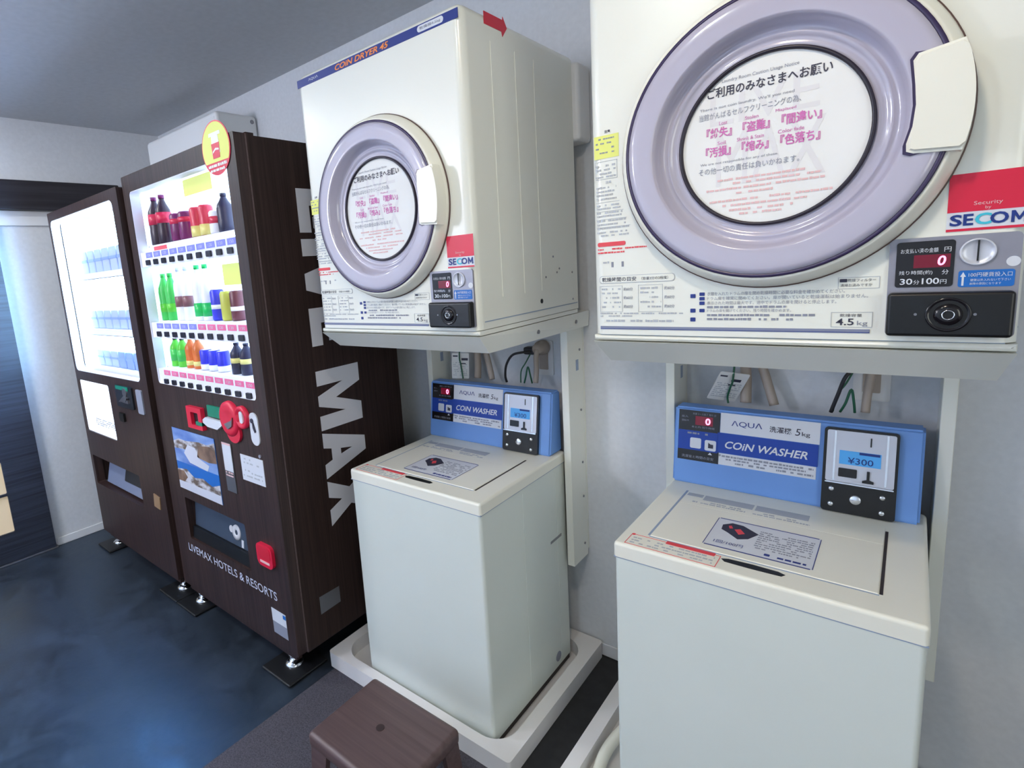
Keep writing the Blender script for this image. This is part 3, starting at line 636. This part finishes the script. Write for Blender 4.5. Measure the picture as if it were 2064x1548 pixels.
# cords, tags and sockets on the wall behind the washers
def make_back(ox, which):
    bx = WX+ox
    g = 'cords and fittings behind the washers'
    w_ = 'the blue console farther from the camera' if which == 1 else 'the blue console nearest the camera'
    so = thing('wall_socket', (bx+.405, -.004, 1.00), 'white wall socket plate above '+w_, 'socket', g)
    fw = front(bx, 0)
    MB().rrect(fw, .372, .442, 1.000, 1.120, .006, 0, .007).build('plate', 'white_plastic', so)
    MB().rrect(fw, .390, .424, 1.020, 1.100, .003, .006, .009).build('outlet', 'beige', so)
    tp = thing('water_tap', (bx+.405, -.04, 1.05), 'beige water tap fitting above '+w_, 'tap', g)
    f2 = front(bx, -.0095)
    MB().lathe(f2, .408, 1.098, [(.026, 0), (.025, .02), (.017, .024), (.017, .045), (.0001, .046)], 24).build('flange', 'beige', tp)
    MB().tube([(bx+.408, -.05, 1.095), (bx+.406, -.056, 1.07), (bx+.402, -.05, 1.03), (bx+.40, -.055, .982)], .009).build('hose', 'beige', tp)
    # beige supply hose bundle, left
    hs = MB().tube([(bx+.168, -.02, 1.172), (bx+.172, -.03, 1.12), (bx+.195, -.035, 1.04), (bx+.215, -.045, .977)], .011).tube([(bx+.150, -.02, 1.172), (bx+.145, -.03, 1.10), (bx+.148, -.035, 1.03), (bx+.150, -.045, .977)], .013).build('supply_hose', 'beige')
    tag(center_origin(hs), 'beige pair of supply hoses above '+w_, 'hose', g)
    # black power cord
    if which == 1: pts = [(bx+.287, -.06, .9765), (bx+.286, -.066, 1.0), (bx+.295, -.07, 1.04), (bx+.32, -.07, 1.075), (bx+.352, -.06, 1.085), (bx+.386, -.03, 1.085)]
    else: pts = [(bx+.335, -.06, .9765), (bx+.347, -.066, 1.02), (bx+.362, -.07, 1.07), (bx+.385, -.05, 1.09), (bx+.400, -.03, 1.088)]
    pc = thing('power_cord', (bx+.34, -.06, .976), 'black power cord rising from '+w_, 'cord', g)
    MB().tube(pts, .0042).build('cord', 'black_wire', pc)
    MB().box(pts[-2][0]-.006, pts[-1][0]+.006, -.040, -.0095, 1.074, 1.100, .006, 2).build('plug', 'black_wire', pc)
    ew = MB().tube([(bx+.352, -.05, .9765), (bx+.362, -.055, 1.0), (bx+.372, -.055, 1.035), (bx+.378, -.05, 1.0), (bx+.380, -.045, .9765)], .0028).tube([(bx+.338, -.05, .9765), (bx+.345, -.055, 1.02), (bx+.362, -.05, 1.05), (bx+.386, -.02, 1.11)], .0022).build('earth_wire', 'green_wire')
    tag(center_origin(ew), 'thin green earth wire looping above '+w_, 'wire', g)
    if which == 2:
        o = Vector((bx+.0627, -.080, .989)); v = Vector((.043, -.035, .085)).normalized(); r = Vector((.062, .043, -.014)); r = (r-v*v.dot(r)).normalized()
        lab = 'white printed paper tag tied to a green cord above '+w_; sz = (.074, .100)
    else:
        o = Vector((bx+.060, -.085, .978)); r = Vector((.08, .05, -.006)).normalized(); v = Vector((.028, .01, .085)).normalized(); v = (v-r*v.dot(r)).normalized()
        lab = 'grey printed paper tag hanging above '+w_; sz = (.064, .098)
    tf = F(o, r, v, r.cross(v))
    if tf.n.y > 0: tf.n = -tf.n
    tg = thing('paper_tag', o, lab, 'tag', g)
    MB().rrect(tf, 0, sz[0], 0, sz[1], .004, -.0008, .0008).build('card', 'paper', tg)
    k = MB().rect(tf, .004, .022, .084, .089, .0008, .0012).rect(tf, .036, .060, .070, .079, .0008, .0012).rect(tf, .034, .052, .056, .060, .0008, .0012)
    k.build('heading_print', 'ink', tg)
    k = MB()
    for i in range(8): k.dashes(tf, .005, sz[0]-.006, .012+i*.0068, .0028, .0012, .7)
    k.build('small_print', 'pale_ink', tg)
    q0 = tf.p(sz[0]*.62, .02, .006); q1 = tf.p(sz[0]*.45, .09, .006)
    MB().tube([(q0.x+.002, q0.y, .9765), q0, (q0+q1)/2, q1, (q1.x, -.06, 1.172)], .0025).build('tie_cord', 'green_wire', tg)
make_back(0, 1); make_back(OFF, 2)

# ------------------------------------------------------------------ step stool
sx0, sx1, sy0, sy1, sz = -.8170, -.5066, -.9968, -.7545, .2500
t = thing('step_stool', ((sx0+sx1)/2, (sy0+sy1)/2, .003), 'dark brown wood-grain plastic step stool in front of the drain pan', 'stool')
MB().box(sx0, sx1, sy0, sy1, .208, sz, .013, 4).build('seat', 'stool', t)
MB().disc(top(0, sz), -.672, -.874, .011, -.002, .0008, 20).build('drain_hole', 'stool_dark', t)
for a in (0, 1):
    for b in (0, 1):
        ex = sx1-.006 if a else sx0+.006; ey = sy1-.006 if b else sy0+.006; ux = -1 if a else 1; uy = -1 if b else 1
        pts_t = [(ex, ey), (ex+ux*.062, ey), (ex+ux*.062, ey+uy*.014), (ex+ux*.014, ey+uy*.052), (ex, ey+uy*.052)]
        ox_, oy_ = -ux*.012, -uy*.012
        pts_b = [(ex+ox_, ey+oy_), (ex+ux*.040+ox_, ey+oy_), (ex+ux*.040+ox_, ey+uy*.014+oy_), (ex+ux*.014+ox_, ey+uy*.040+oy_), (ex+ox_, ey+uy*.040+oy_)]
        vs = [(x, y, .222) for x, y in pts_t]+[(x, y, .0035) for x, y in pts_b]; n = 5
        MB().add(vs, [tuple(range(n)), tuple(range(2*n-1, n-1, -1))]+[(i, (i+1) % n, n+(i+1) % n, n+i) for i in range(n)]).build('leg', 'stool', t, True)

# ------------------------------------------------------------------ vending machines
def feet(t, x0, x1, ya, yb, z, front_only=False):
    for x in (x0, x1):
        for y in (ya, yb):
            pl = MB().box(x-.085, x+.085, y-.085, y+.085, .001, .013, .004, 1).build('foot_plate', 'rubber', t)
            MB().lathe(F((x, y, .013), (1, 0, 0), (0, 1, 0), (0, 0, 1)), 0, 0, [(.034, 0), (.033, .006), (.020, .013), (.013, .016), (.013, z-.013)], 24).build('leveling_foot', 'chrome', t)
            MB().cyl(x, y, .040, .052, .021, 6).build('foot_nut', 'chrome', t)
VX0, VX1, VY = -2.0815, -1.2364, -.7343
v1 = thing('vending_machine', ((VX0+VX1)/2, -.42, .001), 'dark wood-grain drink vending machine with big silver letters down its side', 'vending machine')
f = front(VX0, VY); W = VX1-VX0; ZB = .100; ZT = 1.836
win = rrp(.053, .787, 1.010, 1.773, .016, 4)
disp = rrp(.135, .600, .345, .530, .006, 2)
MB().plate(f, rrp(0, W, ZB, ZT, .006, 2), [win, disp], -.040, 0).build('front_door', 'wood', v1)
cab = MB().box(VX0+.004, VX1, -.660, -.125, ZB-.004, 1.830).box(VX0+.004, VX1, -.692, -.660, ZB-.004, 1.838)
# hollow case behind the window: the cabinet is a shell
cab = MB()
cab.box(VX0+.004, VX0+.03, -.692, -.125, ZB-.004, 1.830).box(VX1-.028, VX1, -.692, -.125, ZB-.004, 1.830).box(VX0+.03, VX1-.028, -.15, -.125, ZB-.004, 1.830)
cab.box(VX0+.03, VX1-.028, -.692, -.15, 1.80, 1.830).box(VX0+.03, VX1-.028, -.692, -.15, ZB-.004, .30).box(VX0+.03, VX1-.028, -.692, -.15, .545, .98)
cab.box(VX0+.03, VX1-.028, -.46, -.15, .30, .545)
cab.box(VX0+.004, VX1, -.692, -.665, 1.830, 1.838)
cab.build('cabinet', 'wood_side', v1)
MB().box(VX1-.001, VX1+.0008, -.6965, -.6915, ZB, 1.834).build('side_seam', 'stool', v1)
MB().box(VX0+.03, VX1-.03, VY+.012, -.70, ZB-.030, ZB+.002).box(VX0+.06, VX1-.06, -.69, -.15, ZB-.03, ZB-.003).build('kick_strip', 'wood', v1)
feet(v1, VX0+.063, VX1-.10, -.690, -.22, ZB-.004)
# lit display case
cs = MB().rect(front(VX0, -.600), .036, .812, .985, 1.797, -.004, 0).build('display_backdrop', 'glow', v1)
MB().box(VX0+.031, VX0+.034, -.690, -.600, .985, 1.797).box(VX1-.032, VX1-.029, -.690, -.600, .985, 1.797).box(VX0+.034, VX1-.032, -.690, -.600, .981, .985).box(VX0+.034, VX1-.032, -.690, -.600, 1.797, 1.80).build('case_lining', 'case_white', v1)
tb = MB()
for x in (VX0+.043, VX1-.041): tb.cyl(x, -.684, 1.0, 1.78, .006, 10)
tb.box(VX0+.06, VX1-.06, -.690, -.680, 1.783, 1.793)
tb.build('light_tube', 'tube_soft', v1)
MB().plate(f, rrp(.0528, .7872, 1.0098, 1.7732, .0162, 4), [rrp(.0555, .7845, 1.0125, 1.7705, .0140, 4)], -.0405, -.002).build('window_reveal', 'case_white', v1)
MB().rect(f, .045, .795, 1.002, 1.781, -.046, -.0415).build('window_pane', 'glass', v1)
# three rows: price strip and buttons carried on ledges in front of the pane
rows = [(1.497, 1.525, ['blue_strip']*10), (1.216, 1.248, ['blue_strip']*5+['pink_strip']*5), (1.022, 1.058, ['pink_strip']*10)]
fl_ = front(VX0, VY+.004)
for zb, zl, cols in rows:
    sh = MB().rect(fl_, .0535, .7865, zb-.016, zl+.013, -.030, -.004).build('selector_ledge', 'case_white', v1)
    for i, cn in enumerate(cols):
        u = .107+i*.0684
        MB().rect(fl_, u, u+.055, zl-.010, zl+.010, -.004, -.0028).build('price_label', cn, sh)
        MB().text(fl_, ('120' if i % 3 else '150'), u+.014, zl-.005, .026, .010, -.0022).build('price_lettering', 'label_white', sh)
        MB().rrect(fl_, u, u+.030, zb-.010, zb+.010, .004, -.004, .003).build('select_button', 'btn', sh)
# yellow card in the case
MB().rrect(front(VX0, -.678), .39, .588, 1.712, 1.768, .004, 0, .002).build('yellow_card', 'yellow', v1)
MB().rrect(front(VX0, -.678), .585, .722, 1.388, 1.460, .004, 0, .002).build('yellow_poster', 'yellow', v1)
MB().rect(front(VX0, -.682), .085, .200, 1.541, 1.5625, 0, .0015).build('promo_card', 'red_ink', v1)
# oval sticker at top right
fo = front(VX0, VY-.001)
sk = MB().disc(fo, .744, 1.806, .083, 0, .0018, 48, rv=.080).build('oval_sticker', 'red', v1)
k = [(.744+.079*math.cos(a), 1.806+.076*math.sin(a)) for a in [math.radians(-32+244*i/40) for i in range(41)]]
MB().poly(fo, k, .0018, .0024).build('sticker_field', 'yellow', sk)
MB().poly(fo, [(.722, 1.790), (.727, 1.842), (.765, 1.842), (.770, 1.790)], .0024, .0030).poly(fo, [(.712, 1.842), (.714, 1.852), (.779, 1.852), (.780, 1.842)], .0024, .0032).build('cup_print', 'white', sk)
MB().poly(fo, [(.726, 1.776), (.723, 1.820), (.769, 1.820), (.766, 1.776)], .0030, .0035).build('cup_red_print', 'red', sk)
MB().poly(fo, [(.728, 1.792), (.745, 1.800), (.764, 1.798), (.764, 1.803), (.745, 1.806), (.728, 1.797)], .0035, .0038).dashes(fo, .690, .800, 1.752, .009, .0028, .9).dashes(fo, .70, .785, 1.739, .008, .0028, .9).build('sticker_lettering', 'white', sk)
# coin gear
cr = MB().plate(f, [(.303, .945), (.418, .945), (.418, .860), (.303, .860)], [rrp(.335, .392, .875, .925, .004, 2)], 0, .016).build('coin_return', 'red', v1)
MB().rect(f, .335, .392, .875, .925, -.002, .003).build('coin_cup', 'hatch', cr)
MB().rect(f, .372, .418, .878, .892, .004, .017).build('green_lever', 'green_led', cr)
MB().rect(f, .452, .575, .920, .962, -.001, .006).build('amount_display', 'green_led', v1)
MB().poly(f, [(.405, .897), (.440, .915), (.555, .912), (.560, .900), (.520, .878), (.45, .880)], 0, .012).build('bill_tray', 'label_white', v1)
re = MB()
re.lathe(f, .612, .930, [(.064, 0), (.062, .012), (.050, .018), (.030, .014), (.0001, .012)], 40).build('coin_intake', 'red', v1)
MB().disc(f, .626, .885, .045, 0, .010, 32, rv=.040).build('intake_skirt', 'red', v1)
MB().poly(f, [(.590, .912), (.640, .930), (.650, .942), (.640, .910), (.610, .895)], .012, .020).build('coin_slot', 'steel', v1)
MB().lathe(f, .694, .945, [(.040, 0), (.040, .012), (.030, .016), (.024, .008), (.0001, .004)], 32).build('return_lever', 'red', v1)
MB().rrect(f, .684, .704, .925, .967, .009, .004, .012).build('lever_thumb', 'label_white', v1)
lk = MB().rrect(f, .732, .782, .855, .968, .024, -.001, .004, 8).build('lock_plate', 'label_white', v1)
MB().disc(f, .750, .940, .008, .004, .007, 16).poly(f, [(.752, .935), (.758, .935), (.768, .905), (.762, .900), (.753, .915)], .004, .007).build('lock_print', 'ink', lk)
MB().disc(f, .767, .818, .006, 0, .004, 14).build('indicator', 'grey_ink', v1)
# town poster
po = MB().rect(f, .118, .462, .572, .832, -.001, .002).build('town_poster', 'skyblue', v1)
M['poster_sky'] = vary(mat('poster_sky', (90, 130, 205), .35), (60, 105, 190), (150, 180, 225), scale=(1, 1, 3), nscale=6)
M['poster_town'] = vary(mat('poster_town', (150, 140, 135), .4), (105, 90, 82), (205, 205, 215), scale=(1, 1, 2), nscale=16, lo=.42, hi=.58)
M['poster_pale'] = mat('poster_pale', (205, 208, 222), .4)
M['poster_brown'] = vary(mat('poster_brown', (120, 95, 80), .4), (96, 74, 64), (150, 122, 104), nscale=20)
MB().rect(f, .118, .462, .69, .832, .002, .0024).build('sky_print', 'poster_sky', po)
MB().poly(f, [(.118, .775), (.17, .790), (.23, .788), (.29, .795), (.34, .800), (.40, .798), (.462, .815), (.462, .745), (.35, .745), (.28, .755), (.118, .745)], .0024, .0027).build('town_print', 'poster_town', po)
MB().poly(f, [(.118, .575), (.118, .655), (.20, .665), (.26, .640), (.33, .650), (.40, .632), (.462, .650), (.462, .575)], .0024, .0027).build('town_print', 'poster_town', po)
MB().poly(f, [(.31, .735), (.33, .785), (.42, .795), (.462, .780), (.462, .735), (.40, .728)], .0027, .003).build('roof_print', 'poster_brown', po)
MB().poly(f, [(.118, .60), (.118, .650), (.175, .655), (.20, .63), (.16, .60)], .0027, .003).build('roof_print', 'poster_brown', po)
MB().poly(f, [(.118, .572), (.118, .605), (.462, .608), (.462, .572)], .0027, .0031).build('caption_print', 'poster_pale', po)
MB().poly(f, [(.20, .735), (.24, .775), (.30, .77), (.33, .73), (.40, .715), (.38, .69), (.24, .70)], .0027, .003).build('pale_print', 'poster_pale', po)
bs = MB().rect(f, .518, .583, .645, .832, -.001, .003).build('bill_slot', 'steel', v1)
MB().rect(f, .521, .580, .725, .826, .003, .0036).build('bill_label', 'label_white', bs)
MB().rect(f, .521, .580, .824, .831, .003, .0038).dashes(f, .525, .576, .716, .007, .0038, .9).dashes(f, .525, .576, .705, .006, .0038, .9).build('bill_print', 'rose_ink', bs)
wl = MB().rect(f, .638, .779, .712, .806, -.001, .0015).build('notice_label', 'label_white', v1)
k = MB()
for v, a, b in ((.790, .66, .75), (.776, .65, .76), (.748, .645, .70), (.742, .70, .77), (.728, .645, .765)): k.dashes(f, a, b, v, .006, .0019, .6)
k.build('notice_print', 'pale_ink', wl)
# dispensing mouth
ho = MB().rect(front(VX0, -.50), .12, .62, .33, .545, -.005, 0).box(VX0+.135, VX0+.600, -.694, -.50, .336, .346).build('dispenser_mouth', 'hatch', v1)
fl2 = F((VX0, -.712, .345), (1, 0, 0), (0, .10, 1), (0, -1, .10))
fp = MB().rect(fl2, .138, .597, .052, .178, -.003, 0).build('dispenser_flap', 'shade_glass', v1)
MB().rect(fl2, .138, .597, .172, .178, 0, .004).build('flap_edge', 'steel', fp)
MB().lathe(fl2, .470, .105, [(.030, 0), (.030, .002), (.012, .003), (.010, .001)], 24).disc(fl2, .432, .110, .014, 0, .0015, 18).rect(fl2, .505, .520, .055, .085, 0, .001).build('flap_sticker', 'letters', fp)
MB().rect(fl2, .138, .597, .0, .050, -.006, .012).build('mouth_sill', 'black', v1)
# lettering under the mouth
MB().text(f, 'LIVEMAX HOTELS & RESORTS', .103, .283, .655, .034, .0010, bold=.004).build('front_lettering', 'sil_text', v1)
rr = MB().rrect(f, .680, .776, .410, .494, .022, -.001, .012, 8).build('key_cover', 'red', v1)
MB().rrect(f, .690, .766, .440, .486, .012, .012, .0135, 6).build('key_cover_recess', 'red_arrow', rr)
MB().rect(f, .70, .757, .424, .432, .012, .0135).build('key_cover_print', 'rose_ink', rr)
st = MB().rect(f, .711, .797, .148, .245, -.001, .001).build('lower_sticker', 'grey_ink', v1)
MB().rect(f, .711, .797, .195, .245, .001, .0014).build('sticker_top', 'label_white', st)
MB().rect(f, .780, .797, .225, .240, .0014, .0018).build('sticker_mark', 'skyblue', st)
# side lettering: LIVE MAX reading downwards, tops towards the wall
rs = rightside(VX1)
ls = F((VX1, -.532, 1.683), (0, 0, -1), (0, 1, 0), (1, 0, 0))
H = .194; D0, D1 = 0, .0016
sl = MB()
def L_(k, pts, off): k.poly(ls, [(off+a, b) for a, b in pts], D0, D1)
L_(sl, [(0, 0), (.142, 0), (.142, .047), (.054, .047), (.054, H), (0, H)], 0)
L_(sl, [(0, 0), (.056, 0), (.056, H), (0, H)], .163)
L_(sl, [(.055, 0), (.110, 0), (.168, H), (.108, H), (.0835, .080), (.060, H), (0, H)], .222)
L_(sl, [(0, 0), (.130, 0), (.130, .046), (.052, .046), (.052, .075), (.118, .075), (.118, .118), (.052, .118), (.052, .148), (.128, .148), (.128, H), (0, H)], .394)
L_(sl, [(0, 0), (.052, 0), (.052, .115), (.088, 0), (.124, 0), (.160, .115), (.160, 0), (.212, 0), (.212, H), (.146, H), (.106, .078), (.066, H), (0, H)], .611)
sl.plate(ls, [(.832+a, b) for a, b in [(0, 0), (.054, 0), (.064, .034), (.106, .034), (.116, 0), (.168, 0), (.112, H), (.058, H)]], [[(.832+a, b) for a, b in [(.074, .075), (.096, .075), (.085, .130)]]], D0, D1)
L_(sl, [(0, 0), (.060, 0), (.084, .058), (.108, 0), (.168, 0), (.116, .098), (.164, H), (.104, H), (.084, .140), (.062, H), (.004, H), (.052, .098)], 1.010)
sl.build('side_lettering', 'letters', v1)
MB().poly(rs, [(-.622, .204), (-.531, .207), (-.531, .269), (-.622, .271)], 0, .001).build('side_sticker', 'steel', v1)

# sample drinks inside the lit case
def drink_mat(name, col): return mat(name, col, .35)
DM = {k: drink_mat('drink_'+k, c) for k, c in dict(cola=(40, 14, 36), colared=(200, 30, 70), purple=(110, 16, 86), redcan=(206, 50, 76), cream_=(226, 214, 130), white_=(238, 238, 248), black_=(36, 34, 60), green=(60, 190, 80), brown=(130, 84, 90), bgreen=(20, 190, 90), pblue=(52, 56, 206), yellowg=(190, 192, 80), choc=(100, 46, 54), lime=(90, 200, 50), orange=(215, 110, 44), gold=(224, 206, 120), clearb=(200, 212, 238)).items()}
PY = -.660
def bottle(u, z0, h, r, body, capc, band, label, group, lo=.30, hi=.62):
    x = VX0+u; r *= .87
    t = thing('sample_bottle', (x, PY, z0), label, 'bottle', group)
    MB().turn(x, PY, z0, [(.0001, 0), (r*.9, 0), (r, h*.02), (r, h*.30), (r*.96, h*.34), (r, h*.60), (r*.92, h*.70), (r*.55, h*.82), (r*.36, h*.90), (r*.36, h*.93), (.0001, h*.93)], 20).build('body', DM[body], t)
    MB().cyl(x, PY, z0+h*.925, z0+h, r*.40, 16).build('cap', DM[capc], t)
    if band: MB().turn(x, PY, z0, [(r*1.01, h*lo), (r*1.03, h*lo), (r*1.03, h*hi), (r*1.01, h*hi)], 20).build('label_band', DM[band], t)
def can(u, z0, h, r, body, band, label, group, lo=.28, hi=.62):
    x = VX0+u; r *= .87
    t = thing('sample_can', (x, PY, z0), label, 'can', group)
    MB().turn(x, PY, z0, [(.0001, .002), (r*.8, .002), (r*.86, 0), (r, h*.06), (r, h*.92), (r*.86, h*.985), (r*.80, h), (r*.78, h*.985), (.0001, h*.98)], 20).build('body', DM[body], t)
    if band: MB().turn(x, PY, z0, [(r*1.005, h*lo), (r*1.02, h*lo), (r*1.02, h*hi), (r*1.005, h*hi)], 20).build('label_band', DM[band], t)
    MB().cyl(x, PY, z0+h*.98, z0+h*.99, r*.74, 16).build('lid', M['silver_bright'], t)
PL = [MB().box(VX0+.036, VX1-.034, -.688, -.602, z-.006, z).build('display_shelf', 'case_white', v1) for z in (1.5650, 1.2640, 1.0735)]
G1, G2, G3 = 'sample drinks on the top display row', 'sample drinks on the middle display row', 'sample drinks on the bottom display row'
Z1, Z2, Z3 = 1.5650, 1.2640, 1.0735
DX_ = -.038                                    # front of the samples sits just behind the pane
k = [(.130, 'leftmost dark cola bottle with red label on the top display row'), (.200, 'second dark cola bottle with red label on the top display row')]
for u, l in k: bottle(u+DX_, Z1, .186, .033, 'cola', 'purple', 'colared', l, G1, .42, .64)
k = [(.310, 'first purple and red can right of the cola bottles'), (.378, 'second purple and red can right of the cola bottles')]
for u, l in k: can(u+DX_, Z1, .102, .034, 'purple', 'colared', l, G1, .62, .80)
k = [(.462, 'left one of the two tall red and cream cans on the top display row'), (.527, 'right one of the two tall red and cream cans on the top display row')]
for u, l in k: can(u+DX_, Z1, .106, .030, 'redcan', 'cream_', l, G1, .02, .38)
can(.596+DX_, Z1, .078, .030, 'white_', 'redcan', 'short white can with a red band on the top display row', G1, .45, .75)
bottle(.655+DX_, Z1, .128, .031, 'black_', 'black_', None, 'black bottle at the right end of the top display row', G1)
k = [(.110, 'leftmost pale green tea bottle on the middle display row'), (.172, 'second pale green tea bottle on the middle display row')]
for u, l in k: bottle(u+DX_, Z2, .188, .029, 'green', 'green', 'lime', l, G2, .18, .36)
k = [(.250, 'left white bottle with brown diagonal print on the middle display row'), (.313, 'right white bottle with brown diagonal print on the middle display row')]
for u, l in k: bottle(u+DX_, Z2, .206, .029, 'white_', 'clearb', 'brown', l, G2, .26, .46)
k = [(.400, 'left clear bottle with vivid green base on the middle display row'), (.462, 'right clear bottle with vivid green base on the middle display row')]
for u, l in k: bottle(u+DX_, Z2, .206, .029, 'white_', 'bgreen', 'bgreen', l, G2, .08, .32)
can(.528+DX_, Z2, .112, .029, 'pblue', 'white_', 'blue and white can on the middle display row under the yellow poster', G2, .38, .52)
can(.595+DX_, Z2, .104, .029, 'yellowg', None, 'pale olive can beside the blue can on the middle display row', G2)
can(.660+DX_, Z2, .104, .029, 'choc', 'white_', 'chocolate brown can with white band at the right end of the middle row', G2, .34, .48)
k = [(.135, 'leftmost lime green bottle with dark cap on the bottom display row'), (.196, 'second lime green bottle with dark cap on the bottom display row')]
for u, l in k: bottle(u+DX_, Z3, .118, .028, 'lime', 'black_', 'green', l, G3, .2, .6)
k = [(.265, 'left orange bottle with gold cap on the bottom display row'), (.326, 'right orange bottle with gold cap on the bottom display row')]
for u, l in k: bottle(u+DX_, Z3, .122, .027, 'orange', 'gold', 'cream_', l, G3, .1, .25)
k = [(.385, 'left blue can of the three on the bottom display row'), (.448, 'middle blue can of the three on the bottom display row'), (.512, 'right blue can of the three on the bottom display row')]
for u, l in k: can(u+DX_, Z3, .078, .028, 'pblue', 'white_', l, G3, .02, .30)
k = [(.612, 'left black bottle on the bottom display row'), (.676, 'right black bottle on the bottom display row')]
for u, l in k: bottle(u+DX_, Z3, .112, .029, 'black_', 'black_', 'cream_', l, G3, .36, .52)

# second machine
UX0, UX1, UY = -3.000, -2.100, -.752
v2 = thing('vending_machine', ((UX0+UX1)/2, -.42, .001), 'dark wood-grain vending machine with a glaring white window by the door', 'vending machine')
f = front(UX0, UY); W = UX1-UX0; ZT = 1.805
win = rrp(.022, .835, 1.005, 1.765, .03, 5); pan = rrp(.030, .440, .682, .958, .012, 3); hat = rrp(.035, .640, .385, .545, .004, 1)
MB().plate(f, rrp(0, W, .105, ZT, .006, 2), [win, pan, hat], -.040, 0).build('front_door', 'wood', v2)
cab = MB()
cab.box(UX0+.002, UX0+.028, -.71, -.125, .100, 1.798).box(UX1-.028, UX1-.002, -.71, -.125, .100, 1.798).box(UX0+.028, UX1-.028, -.15, -.125, .100, 1.798)
cab.box(UX0+.028, UX1-.028, -.71, -.15, 1.785, 1.798).box(UX0+.028, UX1-.028, -.71, -.15, .100, .33).box(UX0+.028, UX1-.028, -.69, -.15, .60, .98).box(UX0+.028, UX1-.028, -.50, -.15, .33, .60)
cab.build('cabinet', 'wood_side', v2)
MB().box(UX0+.03, UX1-.03, UY+.02, -.715, .072, .106).box(UX0+.06, UX1-.06, -.70, -.15, .07, .101).build('kick_strip', 'wood', v2)
feet(v2, UX0+.02, UX1-.095, -.690, -.22, .100)
MB().rect(front(UX0, -.565), .031, .869, .983, 1.783, -.004, 0).build('case_back', 'glow_cold', v2)
MB().box(UX0+.0285, UX0+.031, -.708, -.56, .982, 1.783).box(UX1-.031, UX1-.0285, -.708, -.56, .982, 1.783).build('case_lining', 'case_white', v2)
tb = MB().cyl(UX0+.040, -.702, 1.0, 1.77, .007, 10).cyl(UX1-.050, -.702, 1.0, 1.77, .007, 10).box(UX0+.05, UX1-.06, -.708, -.698, 1.772, 1.782)
tb.build('light_tube', 'tube', v2)
MB().plate(f, rrp(.0218, .8352, 1.0048, 1.7652, .0302, 5), [rrp(.0245, .8325, 1.0075, 1.7625, .028, 5)], -.0405, -.002).build('window_reveal', 'case_white', v2)
MB().rect(f, .018, .840, 1.001, 1.769, -.046, -.0415).build('window_pane', 'glass', v2)
M['snack'] = mat('snack_wrap_pale', (160, 168, 196), .6)
M['snack_b'] = mat('snack_wrap_blue', (126, 142, 178), .6)
GS = 'pale packs on the shelves of the bright-windowed vending machine'
names_row = ['top', 'middle', 'bottom']
ordn = ['leftmost', 'second', 'third', 'fourth', 'fifth', 'sixth', 'seventh', 'rightmost']
for r, (zs, h) in enumerate(((1.490, .115), (1.215, .095), (1.020, .085))):
    MB().box(UX0+.033, UX1-.033, -.690, -.566, zs-.012, zs).build('shelf', 'case_white', v2)
    MB().rect(front(UX0, -.690), .05, .85, zs-.026, zs+.002, 0, .002).build('shelf_edge', 'case_white', v2)
    MB().rect(front(UX0, -.6905), .05, .85, zs-.030, zs-.026, 0, .0025).build('shelf_lip', 'steel', v2)
    for i in range(8):
        x = UX0+.125+i*.094
        t = thing('snack_pack', (x, -.62, zs), '%s pale pack on the %s shelf of the bright-windowed machine' % (ordn[i], names_row[r]), 'snack pack', GS)
        MB().box(x-.041, x+.041, -.66, -.58, zs+.0005, zs+h, .006, 2).build('wrapper', 'snack_b' if r == 2 and i > 2 else 'snack', t)
        MB().box(x-.041, x+.041, -.6612, -.6595, zs+h*.50, zs+h*.62).build('print_band', 'snack_b', t)
M['glow_soft'] = mat('backlit_notice', (235, 240, 255), .5, emit=(.82, .9, 1.0), estr=.75)
np_ = MB().rect(front(UX0, UY+.006), .029, .441, .681, .959, -.006, 0).build('lit_notice', 'glow_soft', v2)
k = MB()
for v in (.76, .75, .74, .73): k.dashes(front(UX0, UY+.006), .17, .43, v, .006, .0008, .7)
k.build('notice_print', 'pale_ink', np_)
MB().rrect(f, .545, .735, .872, .975, .01, -.001, .008).build('coin_panel', 'hatch', v2)
MB().disc(f, .66, .945, .022, .008, .012, 20).rect(f, .64, .705, .90, .915, .008, .018).poly(f, [(.60, .90), (.66, .93), (.70, .925), (.68, .905)], .008, .02).build('coin_slot', 'steel', v2)
MB().rect(f, .56, .70, .955, .972, .008, .0095).build('coin_display', 'green_led', v2)
MB().rrect(f, .775, .835, .862, .970, .008, -.001, .006).build('lock_plate', 'grey_ink', v2)
MB().rrect(f, .545, .600, .800, .840, .004, -.001, .010).build('return_button', 'black', v2)
MB().rect(front(UX0, -.54), .028, .66, .36, .56, -.005, 0).box(UX0+.035, UX0+.64, -.712, -.54, .376, .386).build('dispenser_mouth', 'steel', v2)
fl3 = F((UX0, -.725, .385), (1, 0, 0), (0, .25, 1), (0, -1, .25))
M['flap_grey'] = mat('flap_grey', (120, 130, 156), .3)
MB().rect(fl3, .10, .637, .012, .158, -.003, 0).build('dispenser_flap', 'flap_grey', v2)
MB().rect(fl3, .33, .60, .06, .135, 0, .004).build('flap_panel', 'hatch', v2)
lt = MB().poly(f, [(.775, .430), (.835, .425), (.845, .485), (.785, .492)], -.001, .004).build('lock_tag', 'copper', v2)
